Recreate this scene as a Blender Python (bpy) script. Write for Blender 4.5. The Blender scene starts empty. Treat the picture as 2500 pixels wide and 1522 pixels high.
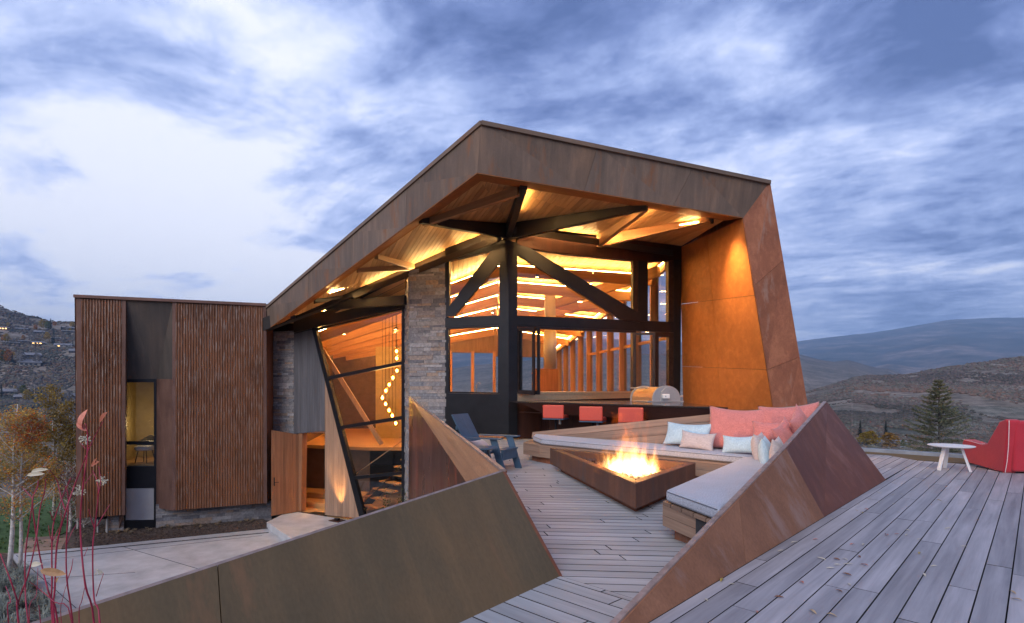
import bpy, bmesh, math, random
import numpy as np
from mathutils import Vector, Matrix, noise as mn
random.seed(7)
R_ = random.Random(11)
sc = bpy.context.scene
col = sc.collection
H = 1.38            # eye height above the deck
F = 1270.0          # focal length in pixels of the 2500 wide photograph
CU, CV = 1250.0, 950.0
# ------------------------------------------------------------------ camera, sky, sun, exposure
cam = bpy.data.objects.new('camera', bpy.data.cameras.new('camera')); col.objects.link(cam)
cam.location = (0, 0, H); cam.rotation_euler = (math.radians(90), 0, 0)
cam.data.sensor_width = 36; cam.data.lens = 36 * F / 2500; cam.data.shift_y = (CV - 761) / 2500
cam.data.clip_start = .05; cam.data.clip_end = 40000
sc.camera = cam
sc.view_settings.view_transform = 'Standard'; sc.view_settings.look = 'None'
sc.view_settings.gamma = 1; sc.view_settings.use_curve_mapping = False
sc.view_settings.exposure = 1.0
sc.cycles.max_bounces = 9; sc.cycles.diffuse_bounces = 4; sc.cycles.glossy_bounces = 4
sc.cycles.transparent_max_bounces = 24; sc.cycles.volume_bounces = 0
sc.cycles.caustics_reflective = False; sc.cycles.caustics_refractive = False
sc.cycles.sample_clamp_indirect = 6; sc.cycles.use_denoising = True
SUN_EL, SUN_AZ = math.radians(34), math.radians(-155)      # broad cloud light from behind the camera, off to the left
world = bpy.data.worlds.new('World'); sc.world = world; world.use_nodes = True
def make_world():
    nt = world.node_tree; nt.nodes.clear(); L = nt.links.new
    def math_(op, a, b=None, c=None, clamp=False):
        m = nt.nodes.new('ShaderNodeMath'); m.operation = op; m.use_clamp = clamp
        for i, x in enumerate((a, b, c)):
            if x is None: continue
            if isinstance(x, (int, float)): m.inputs[i].default_value = x
            else: L(x, m.inputs[i])
        return m.outputs[0]
    tc = nt.nodes.new('ShaderNodeTexCoord'); sep = nt.nodes.new('ShaderNodeSeparateXYZ'); L(tc.outputs['Generated'], sep.inputs[0])
    x, y, z = sep.outputs
    zz = math_('ADD', math_('MAXIMUM', z, 0.0), 0.13)
    px = math_('DIVIDE', x, zz); py = math_('DIVIDE', y, zz)
    comb = nt.nodes.new('ShaderNodeCombineXYZ'); L(px, comb.inputs[0]); L(py, comb.inputs[1])
    def cloud(rot, sx, sy, scale, detail, rough, off, dist=0.0):
        mp = nt.nodes.new('ShaderNodeMapping'); mp.inputs['Rotation'].default_value = (0, 0, math.radians(rot))
        mp.inputs['Location'].default_value = off; mp.inputs['Scale'].default_value = (sx, sy, 1)
        vr = nt.nodes.new('ShaderNodeVectorRotate'); vr.rotation_type = 'Z_AXIS'; vr.inputs['Angle'].default_value = math.radians(rot)
        L(comb.outputs[0], vr.inputs['Vector']); mp.inputs['Rotation'].default_value = (0, 0, 0); L(vr.outputs[0], mp.inputs['Vector'])
        n = nt.nodes.new('ShaderNodeTexNoise'); n.inputs['Scale'].default_value = scale; n.inputs['Detail'].default_value = detail
        n.inputs['Roughness'].default_value = rough; n.inputs['Distortion'].default_value = dist
        L(mp.outputs[0], n.inputs['Vector']); return n.outputs['Fac']
    big = cloud(28, .80, 1.05, 1.2, 8, .60, (3.1, 1.4, 0), .5)
    mid = cloud(22, .95, 1.25, 3.0, 10, .62, (9.7, 4.2, 0), .25)
    fine = cloud(30, 1, 1.35, 6, 7, .60, (1.7, 8.3, 0), .3)
    # direction of the afterglow: low on the left
    def lobe(dx, dy, dz, power):
        v = Vector((dx, dy, dz)).normalized()
        d = nt.nodes.new('ShaderNodeVectorMath'); d.operation = 'DOT_PRODUCT'; d.inputs[1].default_value = v
        L(tc.outputs['Generated'], d.inputs[0])
        return math_('POWER', math_('MAXIMUM', d.outputs['Value'], 0.0), power)
    glow = lobe(-.46, .86, .20, 8.0)
    tot = math_('ADD', math_('MULTIPLY', big, .58), math_('ADD', math_('MULTIPLY', mid, .34), math_('MULTIPLY', fine, .08)))
    tot = math_('ADD', math_('MULTIPLY', math_('SUBTRACT', tot, .5), 4.0), .5)
    tot = math_('SUBTRACT', tot, math_('MULTIPLY', math_('SUBTRACT', z, .36, None, True), 1.3))
    tot = math_('ADD', tot, math_('MULTIPLY', glow, .62))
    tot = math_('SUBTRACT', tot, .03, None, True)
    ramp = nt.nodes.new('ShaderNodeValToRGB'); L(tot, ramp.inputs[0])
    e = ramp.color_ramp.elements
    e[0].position = 0.0; e[0].color = (.085, .13, .31, 1)
    e[1].position = 1.0; e[1].color = (.80, .82, .93, 1)
    for p, c in ((.22, (.155, .215, .45, 1)), (.45, (.29, .37, .65, 1)), (.68, (.48, .56, .84, 1)), (.86, (.68, .73, .92, 1))):
        q = e.new(p); q.color = c
    # towards the horizon the cloud evens out to a pale band
    hz = math_('POWER', math_('SUBTRACT', 1.0, math_('MINIMUM', math_('MAXIMUM', z, 0.0), 1.0)), 16)
    mixh = nt.nodes.new('ShaderNodeMixRGB'); L(math_('MULTIPLY', hz, .50), mixh.inputs[0]); L(ramp.outputs[0], mixh.inputs[1])
    mixh.inputs[2].default_value = (.46, .53, .74, 1)
    sky = nt.nodes.new('ShaderNodeTexSky'); sky.sky_type = 'NISHITA'; sky.sun_disc = False
    sky.sun_elevation = SUN_EL; sky.sun_rotation = SUN_AZ; sky.air_density = 1.5
    b1 = nt.nodes.new('ShaderNodeBackground'); b1.inputs['Strength'].default_value = .05; L(sky.outputs[0], b1.inputs['Color'])
    b2 = nt.nodes.new('ShaderNodeBackground'); b2.inputs['Strength'].default_value = .74; L(mixh.outputs[0], b2.inputs['Color'])
    ad = nt.nodes.new('ShaderNodeMixShader'); ad.inputs[0].default_value = .93
    L(b1.outputs[0], ad.inputs[1]); L(b2.outputs[0], ad.inputs[2])
    out = nt.nodes.new('ShaderNodeOutputWorld'); L(ad.outputs[0], out.inputs['Surface'])
make_world()
sun = bpy.data.objects.new('sun', bpy.data.lights.new('sun', 'SUN')); col.objects.link(sun)
sun.data.energy = 1.5; sun.data.angle = math.radians(45); sun.data.color = (1.0, .93, .88)
_sd = Vector((math.sin(SUN_AZ) * math.cos(SUN_EL), math.cos(SUN_AZ) * math.cos(SUN_EL), math.sin(SUN_EL)))
sun.rotation_euler = _sd.to_track_quat('Z', 'Y').to_euler()

# ------------------------------------------------------------------ helpers
def P(u, v, D): return Vector(((u - CU) / F * D, D, H - (v - CV) / F * D))
def G(u, v, z=0.0): return P(u, v, (H - z) * F / (v - CV))
def V_(u, v, p0, d):
    k = (u - CU) / F; D = (p0[0] * d[1] - p0[1] * d[0]) / (k * d[1] - d[0]); return P(u, v, D)
def PLN(u, v, a, b, c):
    n = (b - a).cross(c - a); o = Vector((0, 0, H)); r = P(u, v, 1) - o
    return o + r * ((a - o).dot(n) / r.dot(n))
def vec(*a): return Vector(a)
UP = Vector((0, 0, 1))
def set_uv(me, along=UP, off=None):
    along = Vector(along).normalized()
    ox, oy = off if off else (0, 0)
    uv = me.uv_layers.new(name='UVMap').data
    for p in me.polygons:
        n = p.normal; a = along if abs(along.dot(n)) < .95 else (Vector((1, 0, 0)) if abs(n.x) < .9 else Vector((0, 1, 0)))
        U = (a - n * a.dot(n)).normalized(); W = n.cross(U)
        for li in p.loop_indices:
            co = me.vertices[me.loops[li].vertex_index].co
            uv[li].uv = (co.dot(U) + ox, co.dot(W) + oy)
def props(o, label=None, cat=None, group=None, kind=None):
    if label: o['label'] = label
    if cat: o['category'] = cat
    if group: o['group'] = group
    if kind: o['kind'] = kind
    return o
def link(name, me, mat, parent=None, smooth=False):
    if mat and not me.materials: me.materials.append(mat)
    if smooth:
        for p in me.polygons: p.use_smooth = True
    o = bpy.data.objects.new(name, me); col.objects.link(o)
    if parent:
        o.parent = parent
        w = parent.get('_w')
        o.matrix_parent_inverse = world_m(parent).inverted()
    return o
def world_m(o):
    m = o.matrix_basis.copy()
    if o.parent: m = world_m(o.parent) @ o.matrix_parent_inverse @ m
    return m
def empty(name, loc, rz=0.0, parent=None):
    o = bpy.data.objects.new(name, None); col.objects.link(o); o.location = loc; o.rotation_euler = (0, 0, rz)
    o.empty_display_size = .2
    if parent: o.parent = parent; o.matrix_parent_inverse = world_m(parent).inverted()
    return o
class MB:
    def __init__(s): s.v = []; s.f = []
    def add(s, vs, fs):
        b = len(s.v); s.v += [tuple(x) for x in vs]; s.f += [tuple(i + b for i in f) for f in fs]; return s
    def prism(s, pts, off):
        pts = [Vector(p) for p in pts]; n = len(pts); off = Vector(off)
        nn = Vector((0, 0, 0))
        for i in range(n): nn += pts[i].cross(pts[(i + 1) % n])
        if nn.dot(off) > 0: pts.reverse()
        vs = pts + [p + off for p in pts]
        fs = [tuple(range(n)), tuple(range(2 * n - 1, n - 1, -1))]
        for i in range(n):
            j = (i + 1) % n; fs.append((i, i + n, j + n, j))
        return s.add(vs, [tuple(f) for f in fs])
    def box(s, c, sx, sy, sz, rz=0.0, M=None):
        c = Vector(c); m = M or Matrix.Rotation(rz, 3, 'Z')
        vs = [c + m @ Vector((x * sx / 2, y * sy / 2, z * sz / 2)) for z in (-1, 1) for x, y in ((-1, -1), (1, -1), (1, 1), (-1, 1))]
        return s.add(vs, [(3, 2, 1, 0), (4, 5, 6, 7), (0, 1, 5, 4), (1, 2, 6, 5), (2, 3, 7, 6), (3, 0, 4, 7)])
    def beam(s, p, q, w, h, up=UP):
        p = Vector(p); q = Vector(q); d = (q - p).normalized(); sd = d.cross(Vector(up)).normalized(); u = sd.cross(d).normalized()
        vs = []
        for e in (p, q):
            for a, b in ((-1, -1), (1, -1), (1, 1), (-1, 1)): vs.append(e + sd * a * w / 2 + u * b * h / 2)
        return s.add(vs, [(0, 1, 2, 3), (7, 6, 5, 4), (0, 4, 5, 1), (1, 5, 6, 2), (2, 6, 7, 3), (3, 7, 4, 0)])
    def tube(s, pts, rad, n=8, cap=True):
        pts = [Vector(p) for p in pts]; m = len(pts)
        if isinstance(rad, (int, float)): rad = [rad] * m
        vs = []; fs = []; ref = None
        for i in range(m):
            d = (pts[min(i + 1, m - 1)] - pts[max(i - 1, 0)])
            d = d.normalized() if d.length > 1e-9 else Vector((0, 0, 1))
            if ref is None: ref = d.orthogonal().normalized()
            a = (ref - d * ref.dot(d)).normalized(); ref = a; b = d.cross(a)
            for k in range(n):
                t = 2 * math.pi * k / n; vs.append(pts[i] + (a * math.cos(t) + b * math.sin(t)) * rad[i])
        for i in range(m - 1):
            for k in range(n):
                k2 = (k + 1) % n; fs.append((i * n + k, i * n + k2, (i + 1) * n + k2, (i + 1) * n + k))
        if cap: fs.append(tuple(range(n - 1, -1, -1))); fs.append(tuple(range((m - 1) * n, m * n)))
        return s.add(vs, fs)
    def lathe(s, prof, c=(0, 0, 0), n=24):
        c = Vector(c); vs = []; fs = []; m = len(prof)
        for r, z in prof:
            for k in range(n):
                t = 2 * math.pi * k / n; vs.append(c + Vector((r * math.cos(t), r * math.sin(t), z)))
        for i in range(m - 1):
            for k in range(n):
                k2 = (k + 1) % n; fs.append((i * n + k, i * n + k2, (i + 1) * n + k2, (i + 1) * n + k))
        fs.append(tuple(range(n - 1, -1, -1))); fs.append(tuple(range((m - 1) * n, m * n)))
        return s.add(vs, fs)
    def mesh(s, name, along=UP, off=None):
        me = bpy.data.meshes.new(name); me.from_pydata(s.v, [], s.f); me.update(); set_uv(me, along, off); return me
    def build(s, name, mat, parent=None, along=UP, smooth=False, bevel=0.0, seg=2, off=None):
        o = link(name, s.mesh(name, along, off), mat, parent, smooth)
        if bevel:
            m = o.modifiers.new('bevel', 'BEVEL'); m.width = bevel; m.segments = seg; m.limit_method = 'ANGLE'
            m.angle_limit = math.radians(40)
        return o
def newell(pts):
    n = Vector((0, 0, 0))
    for i in range(len(pts)): n += Vector(pts[i]).cross(Vector(pts[(i + 1) % len(pts)]))
    return n.normalized()
def plate(name, pts, t, mat, parent=None, toward=None, along=UP, **k):
    """flat plate; face 'pts' stays where it is, thickness goes away from 'toward'"""
    pts = [Vector(p) for p in pts]; n = newell(pts)
    tw = Vector(toward) if toward is not None else Vector((0, 0, H)); c = sum(pts, Vector()) / len(pts)
    if n.dot(tw - c) > 0: n = -n
    return MB().prism(pts, n * t).build(name, mat, parent, along, **k)
def clip_convex(subj, clip):
    out = list(subj)
    area = sum(clip[i][0] * clip[(i + 1) % len(clip)][1] - clip[(i + 1) % len(clip)][0] * clip[i][1] for i in range(len(clip)))
    cl = clip if area > 0 else clip[::-1]
    for i in range(len(cl)):
        a, b = cl[i], cl[(i + 1) % len(cl)]
        inp = out; out = []
        def side(p): return (b[0] - a[0]) * (p[1] - a[1]) - (b[1] - a[1]) * (p[0] - a[0])
        for j in range(len(inp)):
            p, q = inp[j], inp[(j + 1) % len(inp)]; sp, sq = side(p), side(q)
            if sp >= 0: out.append(p)
            if (sp >= 0) != (sq >= 0):
                t = sp / (sp - sq); out.append((p[0] + (q[0] - p[0]) * t, p[1] + (q[1] - p[1]) * t))
        if not out: return []
    res = []
    for p in out:
        if not res or (abs(p[0] - res[-1][0]) + abs(p[1] - res[-1][1])) > 2e-3: res.append(p)
    if len(res) > 2 and abs(res[0][0] - res[-1][0]) + abs(res[0][1] - res[-1][1]) < 2e-3: res.pop()
    return res if len(res) > 2 else []
def hull2(pts):
    pts = sorted(set(pts))
    def half(ps):
        h = []
        for p in ps:
            while len(h) > 1 and (h[-1][0] - h[-2][0]) * (p[1] - h[-2][1]) - (h[-1][1] - h[-2][1]) * (p[0] - h[-2][0]) <= 0: h.pop()
            h.append(p)
        return h
    a, b = half(pts), half(pts[::-1]); return a[:-1] + b[:-1]
def lerp(a, b, t): return a + (b - a) * t
def boards(name, poly, along, width, gap, t, mat, parent, length=3.0, toward=None, skew=0.0, seed=1, jit=0.0, phase=0.0, proud=0.0, edge=None):
    """boards laid over a convex planar polygon, each its own object"""
    rr = random.Random(seed)
    poly = [Vector(p) for p in poly]; n = newell(poly); c = sum(poly, Vector()) / len(poly)
    tw = Vector(toward) if toward is not None else Vector((0, 0, H))
    if n.dot(tw - c) < 0: n = -n
    a = Vector(along); a = (a - n * a.dot(n)).normalized(); b = n.cross(a)
    P2 = hull2([((p - c).dot(a), (p - c).dot(b)) for p in poly])
    x0 = min(p[0] for p in P2); x1 = max(p[0] for p in P2); y0 = min(p[1] for p in P2); y1 = max(p[1] for p in P2)
    y = y0 - width * phase; out = []
    row = 0
    while y < y1:
        xs = x0 - rr.random() * length * .9 if length < 50 else x0 - 1
        while xs < x1:
            Ln = (length * rr.uniform(.75, 1.25)) if length < 50 else (x1 - x0 + 2)
            sk = skew * width
            rect = [(xs + gap / 2, y + gap / 2), (xs + Ln - gap / 2, y + gap / 2), (xs + Ln - gap / 2 + sk, y + width - gap / 2), (xs + gap / 2 + sk, y + width - gap / 2)]
            q = clip_convex(rect, P2)
            if q:
                ar = abs(sum(q[i][0] * q[(i + 1) % len(q)][1] - q[(i + 1) % len(q)][0] * q[i][1] for i in range(len(q)))) / 2
                if ar > 2e-4:
                    dz = rr.uniform(-jit, jit) + proud
                    pts = [c + a * px + b * py + n * dz for px, py in q]
                    o = MB().prism(pts, -n * t).build(name, mat, parent, a, off=(rr.uniform(0, 50), rr.uniform(0, 50)))
                    out.append(o)
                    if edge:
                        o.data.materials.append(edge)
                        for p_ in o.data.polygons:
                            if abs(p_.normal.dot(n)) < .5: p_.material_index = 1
            xs += Ln
        y += width; row += 1
    return out
# ------------------------------------------------------------------ materials
def mat_new(name):
    m = bpy.data.materials.new(name); m.use_nodes = True; nt = m.node_tree; nt.nodes.clear()
    o = nt.nodes.new('ShaderNodeOutputMaterial'); b = nt.nodes.new('ShaderNodeBsdfPrincipled'); nt.links.new(b.outputs[0], o.inputs[0])
    return m, nt, b
def ramp_(nt, fac, stops):
    r = nt.nodes.new('ShaderNodeValToRGB'); nt.links.new(fac, r.inputs[0]); e = r.color_ramp.elements
    e[0].position, e[0].color = stops[0][0], (*stops[0][1], 1); e[1].position, e[1].color = stops[-1][0], (*stops[-1][1], 1)
    for p, c in stops[1:-1]: q = e.new(p); q.color = (*c, 1)
    return r.outputs[0]
def noise_(nt, scale, detail=5, rough=.55, stretch=(1, 1, 1), src='UV', rand=True, dist=0.0, off=(0, 0, 0)):
    tc = nt.nodes.new('ShaderNodeTexCoord'); mp = nt.nodes.new('ShaderNodeMapping'); mp.inputs['Scale'].default_value = stretch
    mp.inputs['Location'].default_value = off
    nt.links.new(tc.outputs[src], mp.inputs['Vector'])
    n = nt.nodes.new('ShaderNodeTexNoise'); n.inputs['Scale'].default_value = scale; n.inputs['Detail'].default_value = detail
    n.inputs['Roughness'].default_value = rough; n.inputs['Distortion'].default_value = dist
    if rand:
        oi = nt.nodes.new('ShaderNodeObjectInfo'); mm = nt.nodes.new('ShaderNodeMath'); mm.operation = 'MULTIPLY'; mm.inputs[1].default_value = 37
        nt.links.new(oi.outputs['Random'], mm.inputs[0]); n.noise_dimensions = '4D'; nt.links.new(mm.outputs[0], n.inputs['W'])
    nt.links.new(mp.outputs[0], n.inputs['Vector']); return n.outputs['Fac']
def mixc(nt, fac, a, b, mode='MIX'):
    m = nt.nodes.new('ShaderNodeMixRGB'); m.blend_type = mode
    for i, x in ((0, fac), (1, a), (2, b)):
        if hasattr(x, 'is_linked') or hasattr(x, 'links'): nt.links.new(x, m.inputs[i])
        elif i == 0: m.inputs[0].default_value = x
        else: m.inputs[i].default_value = (*x, 1)
    return m.outputs[0]
def bump_(nt, b, h, s=.3, d=.01):
    n = nt.nodes.new('ShaderNodeBump'); n.inputs['Strength'].default_value = s; n.inputs['Distance'].default_value = d
    nt.links.new(h, n.inputs['Height']); nt.links.new(n.outputs[0], b.inputs['Normal'])
def corten(name, dark, mid, light, metal=.35, rough=.48, streak=.06, sc_=1.3, spots=None, grain=.8, pvar=.14, smix=.4):
    m, nt, b = mat_new(name)
    n1 = noise_(nt, sc_, 6, .6, (.55, 1.0, 1)); n2 = noise_(nt, 6, 7, .68, (streak, 1, 1), off=(3, 1, 0), dist=.4); n3 = noise_(nt, 60, 3, .6, (.5, 1, 1))
    c1 = ramp_(nt, n1, [(.30, dark), (.5, mid), (.72, light)])
    c2 = ramp_(nt, n2, [(.30, tuple(x * .55 for x in mid)), (.5, mid), (.75, tuple(min(1, x * 1.5) for x in light))])
    c = mixc(nt, smix, c1, c2)
    g = ramp_(nt, n3, [(.3, (.80, .80, .80)), (.7, (1.12, 1.12, 1.12))]); c = mixc(nt, grain, c, g, 'MULTIPLY')
    oi = nt.nodes.new('ShaderNodeObjectInfo'); v = ramp_(nt, oi.outputs['Random'], [(0, (1 - pvar, 1 - pvar * 1.1, 1 - pvar * 1.2)), (1, (1 + pvar, 1 + pvar, 1 + pvar))]); c = mixc(nt, 1.0, c, v, 'MULTIPLY')
    if spots:
        s = ramp_(nt, noise_(nt, 2.2, 7, .7, (.25, 1, 1), off=(7, 7, 0)), [(.56, (0, 0, 0)), (.66, (1, 1, 1))]); c = mixc(nt, s, c, spots)
    nt.links.new(c, b.inputs['Base Color']); b.inputs['Metallic'].default_value = metal; b.inputs['Specular IOR Level'].default_value = .32
    rr = ramp_(nt, n1, [(.3, (rough - .1,) * 3), (.7, (rough + .12,) * 3)]); nt.links.new(rr, b.inputs['Roughness'])
    bump_(nt, b, n3, .25, .002); return m
def wood(name, a, bcol, rough=.6, grain=22, var=.35, knots=False, sheen=0):
    m, nt, b = mat_new(name)
    g = noise_(nt, grain, 7, .65, (.045, 1, 1), dist=.6); big = noise_(nt, 2.2, 4, .6, (.25, 1, 1), off=(4, 4, 0))
    c = ramp_(nt, g, [(.28, a), (.72, bcol)])
    oi = nt.nodes.new('ShaderNodeObjectInfo')
    v = ramp_(nt, oi.outputs['Random'], [(0, (1 - var, 1 - var, 1 - var)), (.5, (1, 1, 1)), (1, (1 + var * .7, 1 + var * .66, 1 + var * .6))])
    c = mixc(nt, 1.0, c, v, 'MULTIPLY')
    w = ramp_(nt, big, [(.3, (.72, .70, .70)), (.7, (1.12, 1.12, 1.14))]); c = mixc(nt, .85, c, w, 'MULTIPLY')
    if knots:
        k = noise_(nt, 5, 2, .5, (.6, 1, 1), off=(9, 2, 0)); kk = ramp_(nt, k, [(.70, (1, 1, 1)), (.78, (.3, .22, .18))]); c = mixc(nt, .8, c, kk, 'MULTIPLY')
    nt.links.new(c, b.inputs['Base Color']); b.inputs['Roughness'].default_value = rough
    bump_(nt, b, g, .35, .003); return m
def plain(name, c, rough=.5, metal=0, nscale=30, nvar=.12, bump=.1, src='Object', spec=None, dist=.003):
    m, nt, b = mat_new(name)
    n = noise_(nt, nscale, 5, .6, src=src, rand=False)
    cc = ramp_(nt, n, [(.3, tuple(x * (1 - nvar) for x in c)), (.7, tuple(min(1, x * (1 + nvar)) for x in c))])
    nt.links.new(cc, b.inputs['Base Color']); b.inputs['Roughness'].default_value = rough; b.inputs['Metallic'].default_value = metal
    if spec is not None: b.inputs['Specular IOR Level'].default_value = spec
    if bump: bump_(nt, b, n, bump, dist)
    return m
def fabric(name, c, c2=None, weave=260, rough=.9, var=.25, stretch=(1, 1, 1)):
    m, nt, b = mat_new(name)
    n = noise_(nt, weave, 2, .5, stretch, src='UV', rand=False); n2 = noise_(nt, 3, 4, .6, src='UV', rand=True)
    c2 = c2 or tuple(x * .6 for x in c)
    cc = ramp_(nt, n, [(.35, c2), (.6, c)]); w = ramp_(nt, n2, [(.3, (1 - var,) * 3), (.7, (1.08,) * 3)]); cc = mixc(nt, .8, cc, w, 'MULTIPLY')
    nt.links.new(cc, b.inputs['Base Color']); b.inputs['Roughness'].default_value = rough
    b.inputs['Sheen Weight'].default_value = .25
    bump_(nt, b, noise_(nt, 26, 6, .65, (1, .6, 1), src='UV', rand=True), .35, .012); return m
def emit(name, c, s):
    m = bpy.data.materials.new(name); m.use_nodes = True; nt = m.node_tree; nt.nodes.clear()
    o = nt.nodes.new('ShaderNodeOutputMaterial'); e = nt.nodes.new('ShaderNodeEmission'); e.inputs[0].default_value = (*c, 1); e.inputs[1].default_value = s
    nt.links.new(e.outputs[0], o.inputs[0]); return m
def glass(name, tint=(.93, .96, .97), refl=1.5, rough=0.0):
    m = bpy.data.materials.new(name); m.use_nodes = True; nt = m.node_tree; nt.nodes.clear()
    o = nt.nodes.new('ShaderNodeOutputMaterial'); t = nt.nodes.new('ShaderNodeBsdfTransparent'); t.inputs[0].default_value = (*tint, 1)
    g = nt.nodes.new('ShaderNodeBsdfGlossy'); g.inputs['Roughness'].default_value = rough
    f = nt.nodes.new('ShaderNodeFresnel'); ge_ = nt.nodes.new('ShaderNodeNewGeometry'); mr = nt.nodes.new('ShaderNodeMapRange')
    mr.inputs[3].default_value = refl; mr.inputs[4].default_value = 1 / refl          # same reflectance on both faces of the pane
    nt.links.new(ge_.outputs['Backfacing'], mr.inputs[0]); nt.links.new(mr.outputs[0], f.inputs[0])
    mx = nt.nodes.new('ShaderNodeMixShader'); nt.links.new(f.outputs[0], mx.inputs[0]); nt.links.new(t.outputs[0], mx.inputs[1]); nt.links.new(g.outputs[0], mx.inputs[2])
    nt.links.new(mx.outputs[0], o.inputs[0]); return m
def attr_mat(name, rough=.9, ns=3.0, lo=.75, hi=1.2, sss=0, src='Object'):
    m, nt, b = mat_new(name); a = nt.nodes.new('ShaderNodeAttribute'); a.attribute_name = 'tint'
    n = noise_(nt, ns, 4, .6, src=src, rand=False)
    c = mixc(nt, 1.0, a.outputs['Color'], ramp_(nt, n, [(.3, (lo,) * 3), (.7, (hi,) * 3)]), 'MULTIPLY')
    nt.links.new(c, b.inputs['Base Color']); b.inputs['Roughness'].default_value = rough; b.inputs['Specular IOR Level'].default_value = .2
    return m
M = {}
M['steel_fascia'] = corten('corten_dark_patina', (.11, .088, .068), (.18, .13, .10), (.28, .175, .115), .08, .60, .12, 1.3, spots=(.24, .11, .055), grain=.5)
M['steel_leg'] = corten('corten_red_brown', (.15, .055, .032), (.26, .095, .05), (.36, .15, .08), .08, .60, .5, 1.4, spots=(.28, .17, .13))
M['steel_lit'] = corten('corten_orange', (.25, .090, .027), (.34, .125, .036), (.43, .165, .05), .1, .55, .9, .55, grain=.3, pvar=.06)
M['steel_fin'] = corten('corten_brown_olive', (.085, .066, .036), (.145, .105, .056), (.25, .145, .065), .08, .58, .03, .8, spots=(.22, .12, .06), grain=.5, smix=.22)
M['steel_bench'] = corten('corten_warm_brown', (.18, .080, .040), (.28, .125, .065), (.38, .18, .10), .08, .56, .35, 1.6, spots=(.34, .20, .15), smix=.25)
M['steel_pit'] = corten('corten_mottled', (.075, .052, .045), (.17, .082, .055), (.27, .12, .07), .08, .58, .12, 2.2, spots=(.10, .08, .075))
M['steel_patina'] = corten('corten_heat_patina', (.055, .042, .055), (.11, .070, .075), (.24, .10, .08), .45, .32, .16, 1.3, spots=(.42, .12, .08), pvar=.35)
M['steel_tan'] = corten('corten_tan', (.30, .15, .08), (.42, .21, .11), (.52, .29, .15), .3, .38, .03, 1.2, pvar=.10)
M['black_steel'] = plain('blackened_steel', (.020, .021, .026), .36, .6, 3, .15, .04)
M['dark_red_steel'] = corten('dark_corten', (.030, .014, .011), (.052, .020, .014), (.085, .030, .018), .4, .42, .1, 1.5)
M['edge'] = plain('cut_steel_edge', (.40, .30, .26), .45, .4, 12, .3, .1)
def corr():
    m, nt, b = mat_new('corrugated_corten')
    n1 = noise_(nt, 1.2, 5, .6, (.5, 1, 1), rand=False); c = ramp_(nt, n1, [(.3, (.13, .052, .022)), (.5, (.22, .088, .038)), (.75, (.31, .13, .058))])
    n2 = noise_(nt, 9, 3, .6, (.22, 4.5, 1), rand=False, off=(2, 5, 0)); s = ramp_(nt, n2, [(.55, (0, 0, 0)), (.60, (1, 1, 1))])
    tcz = nt.nodes.new('ShaderNodeTexCoord'); sp = nt.nodes.new('ShaderNodeSeparateXYZ'); nt.links.new(tcz.outputs['Object'], sp.inputs[0])
    mr = nt.nodes.new('ShaderNodeMapRange'); nt.links.new(sp.outputs[2], mr.inputs[0])
    mr.inputs[1].default_value = -3.5; mr.inputs[2].default_value = 4.5; mr.inputs[3].default_value = .25; mr.inputs[4].default_value = 1.0
    mm = nt.nodes.new('ShaderNodeMath'); mm.operation = 'MULTIPLY'; nt.links.new(s, mm.inputs[0]); nt.links.new(mr.outputs[0], mm.inputs[1])
    c = mixc(nt, mm.outputs[0], c, (.38, .30, .25))
    n3 = noise_(nt, 10, 3, .6, (.12, 3, 1), rand=False, off=(8, 1, 0)); d = ramp_(nt, n3, [(.30, (.55, .5, .48)), (.5, (1, 1, 1))]); c = mixc(nt, .8, c, d, 'MULTIPLY')
    nt.links.new(c, b.inputs['Base Color']); b.inputs['Roughness'].default_value = .5; b.inputs['Metallic'].default_value = .25
    return m
M['corr'] = corr()
M['deck_low'] = wood('weathered_deck_pale', (.33, .345, .36), (.50, .515, .53), .62, 26, .09)
M['deck_up'] = wood('weathered_deck_grey', (.23, .225, .245), (.50, .485, .51), .55, 13, .20)
M['bench_wood'] = wood('bench_ipe', (.20, .125, .085), (.38, .255, .18), .6, 20, .28)
M['siding'] = wood('cedar_siding', (.24, .145, .10), (.40, .26, .17), .65, 18, .16, knots=True)
M['siding_dark'] = wood('stained_siding', (.075, .075, .085), (.13, .13, .145), .6, 18, .14)
M['door_wood'] = wood('cedar_door', (.26, .115, .055), (.42, .20, .10), .55, 16, .18, knots=True)
M['soffit'] = wood('fir_soffit', (.46, .25, .10), (.70, .43, .19), .5, 14, .24)
M['steel_dark'] = corten('corten_blue_black', (.050, .046, .046), (.080, .068, .062), (.12, .088, .07), .1, .6, .1, 1.0)
M['beam'] = wood('fir_beam', (.34, .17, .075), (.48, .27, .12), .5, 14, .10)
M['floor_wood'] = wood('interior_floor_oak', (.42, .23, .09), (.58, .34, .14), .35, 14, .15)
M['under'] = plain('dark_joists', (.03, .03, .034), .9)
M['concrete'] = plain('concrete_pale', (.42, .43, .45), .75, 0, 2.2, .18, .08, src='Object')
M['soil'] = plain('mulch_soil', (.085, .060, .048), .95, 0, 14, .7, .8, dist=.05)
M['glass'] = glass('window_glass', (.93, .95, .96), 1.52)
M['glass_rail'] = glass('rail_glass', (.90, .945, .95), 1.45)
M['led'] = emit('led_strip', (1.0, .56, .16), 44)
M['cush'] = fabric('grey_cushion', (.46, .49, .56), (.27, .29, .35), 170, var=.12, stretch=(1, .25, 1))
M['pink'] = fabric('coral_linen', (.68, .25, .23), (.55, .18, .16), 140, var=.18, stretch=(1, .3, 1))
M['ltblue'] = fabric('pale_blue_stripe', (.50, .67, .76), (.34, .51, .62), 120, var=.12, stretch=(.08, 1, 1))
M['beige'] = fabric('oatmeal_linen', (.55, .50, .50), (.42, .38, .38), 120, var=.12, stretch=(1, .1, 1))
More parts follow.
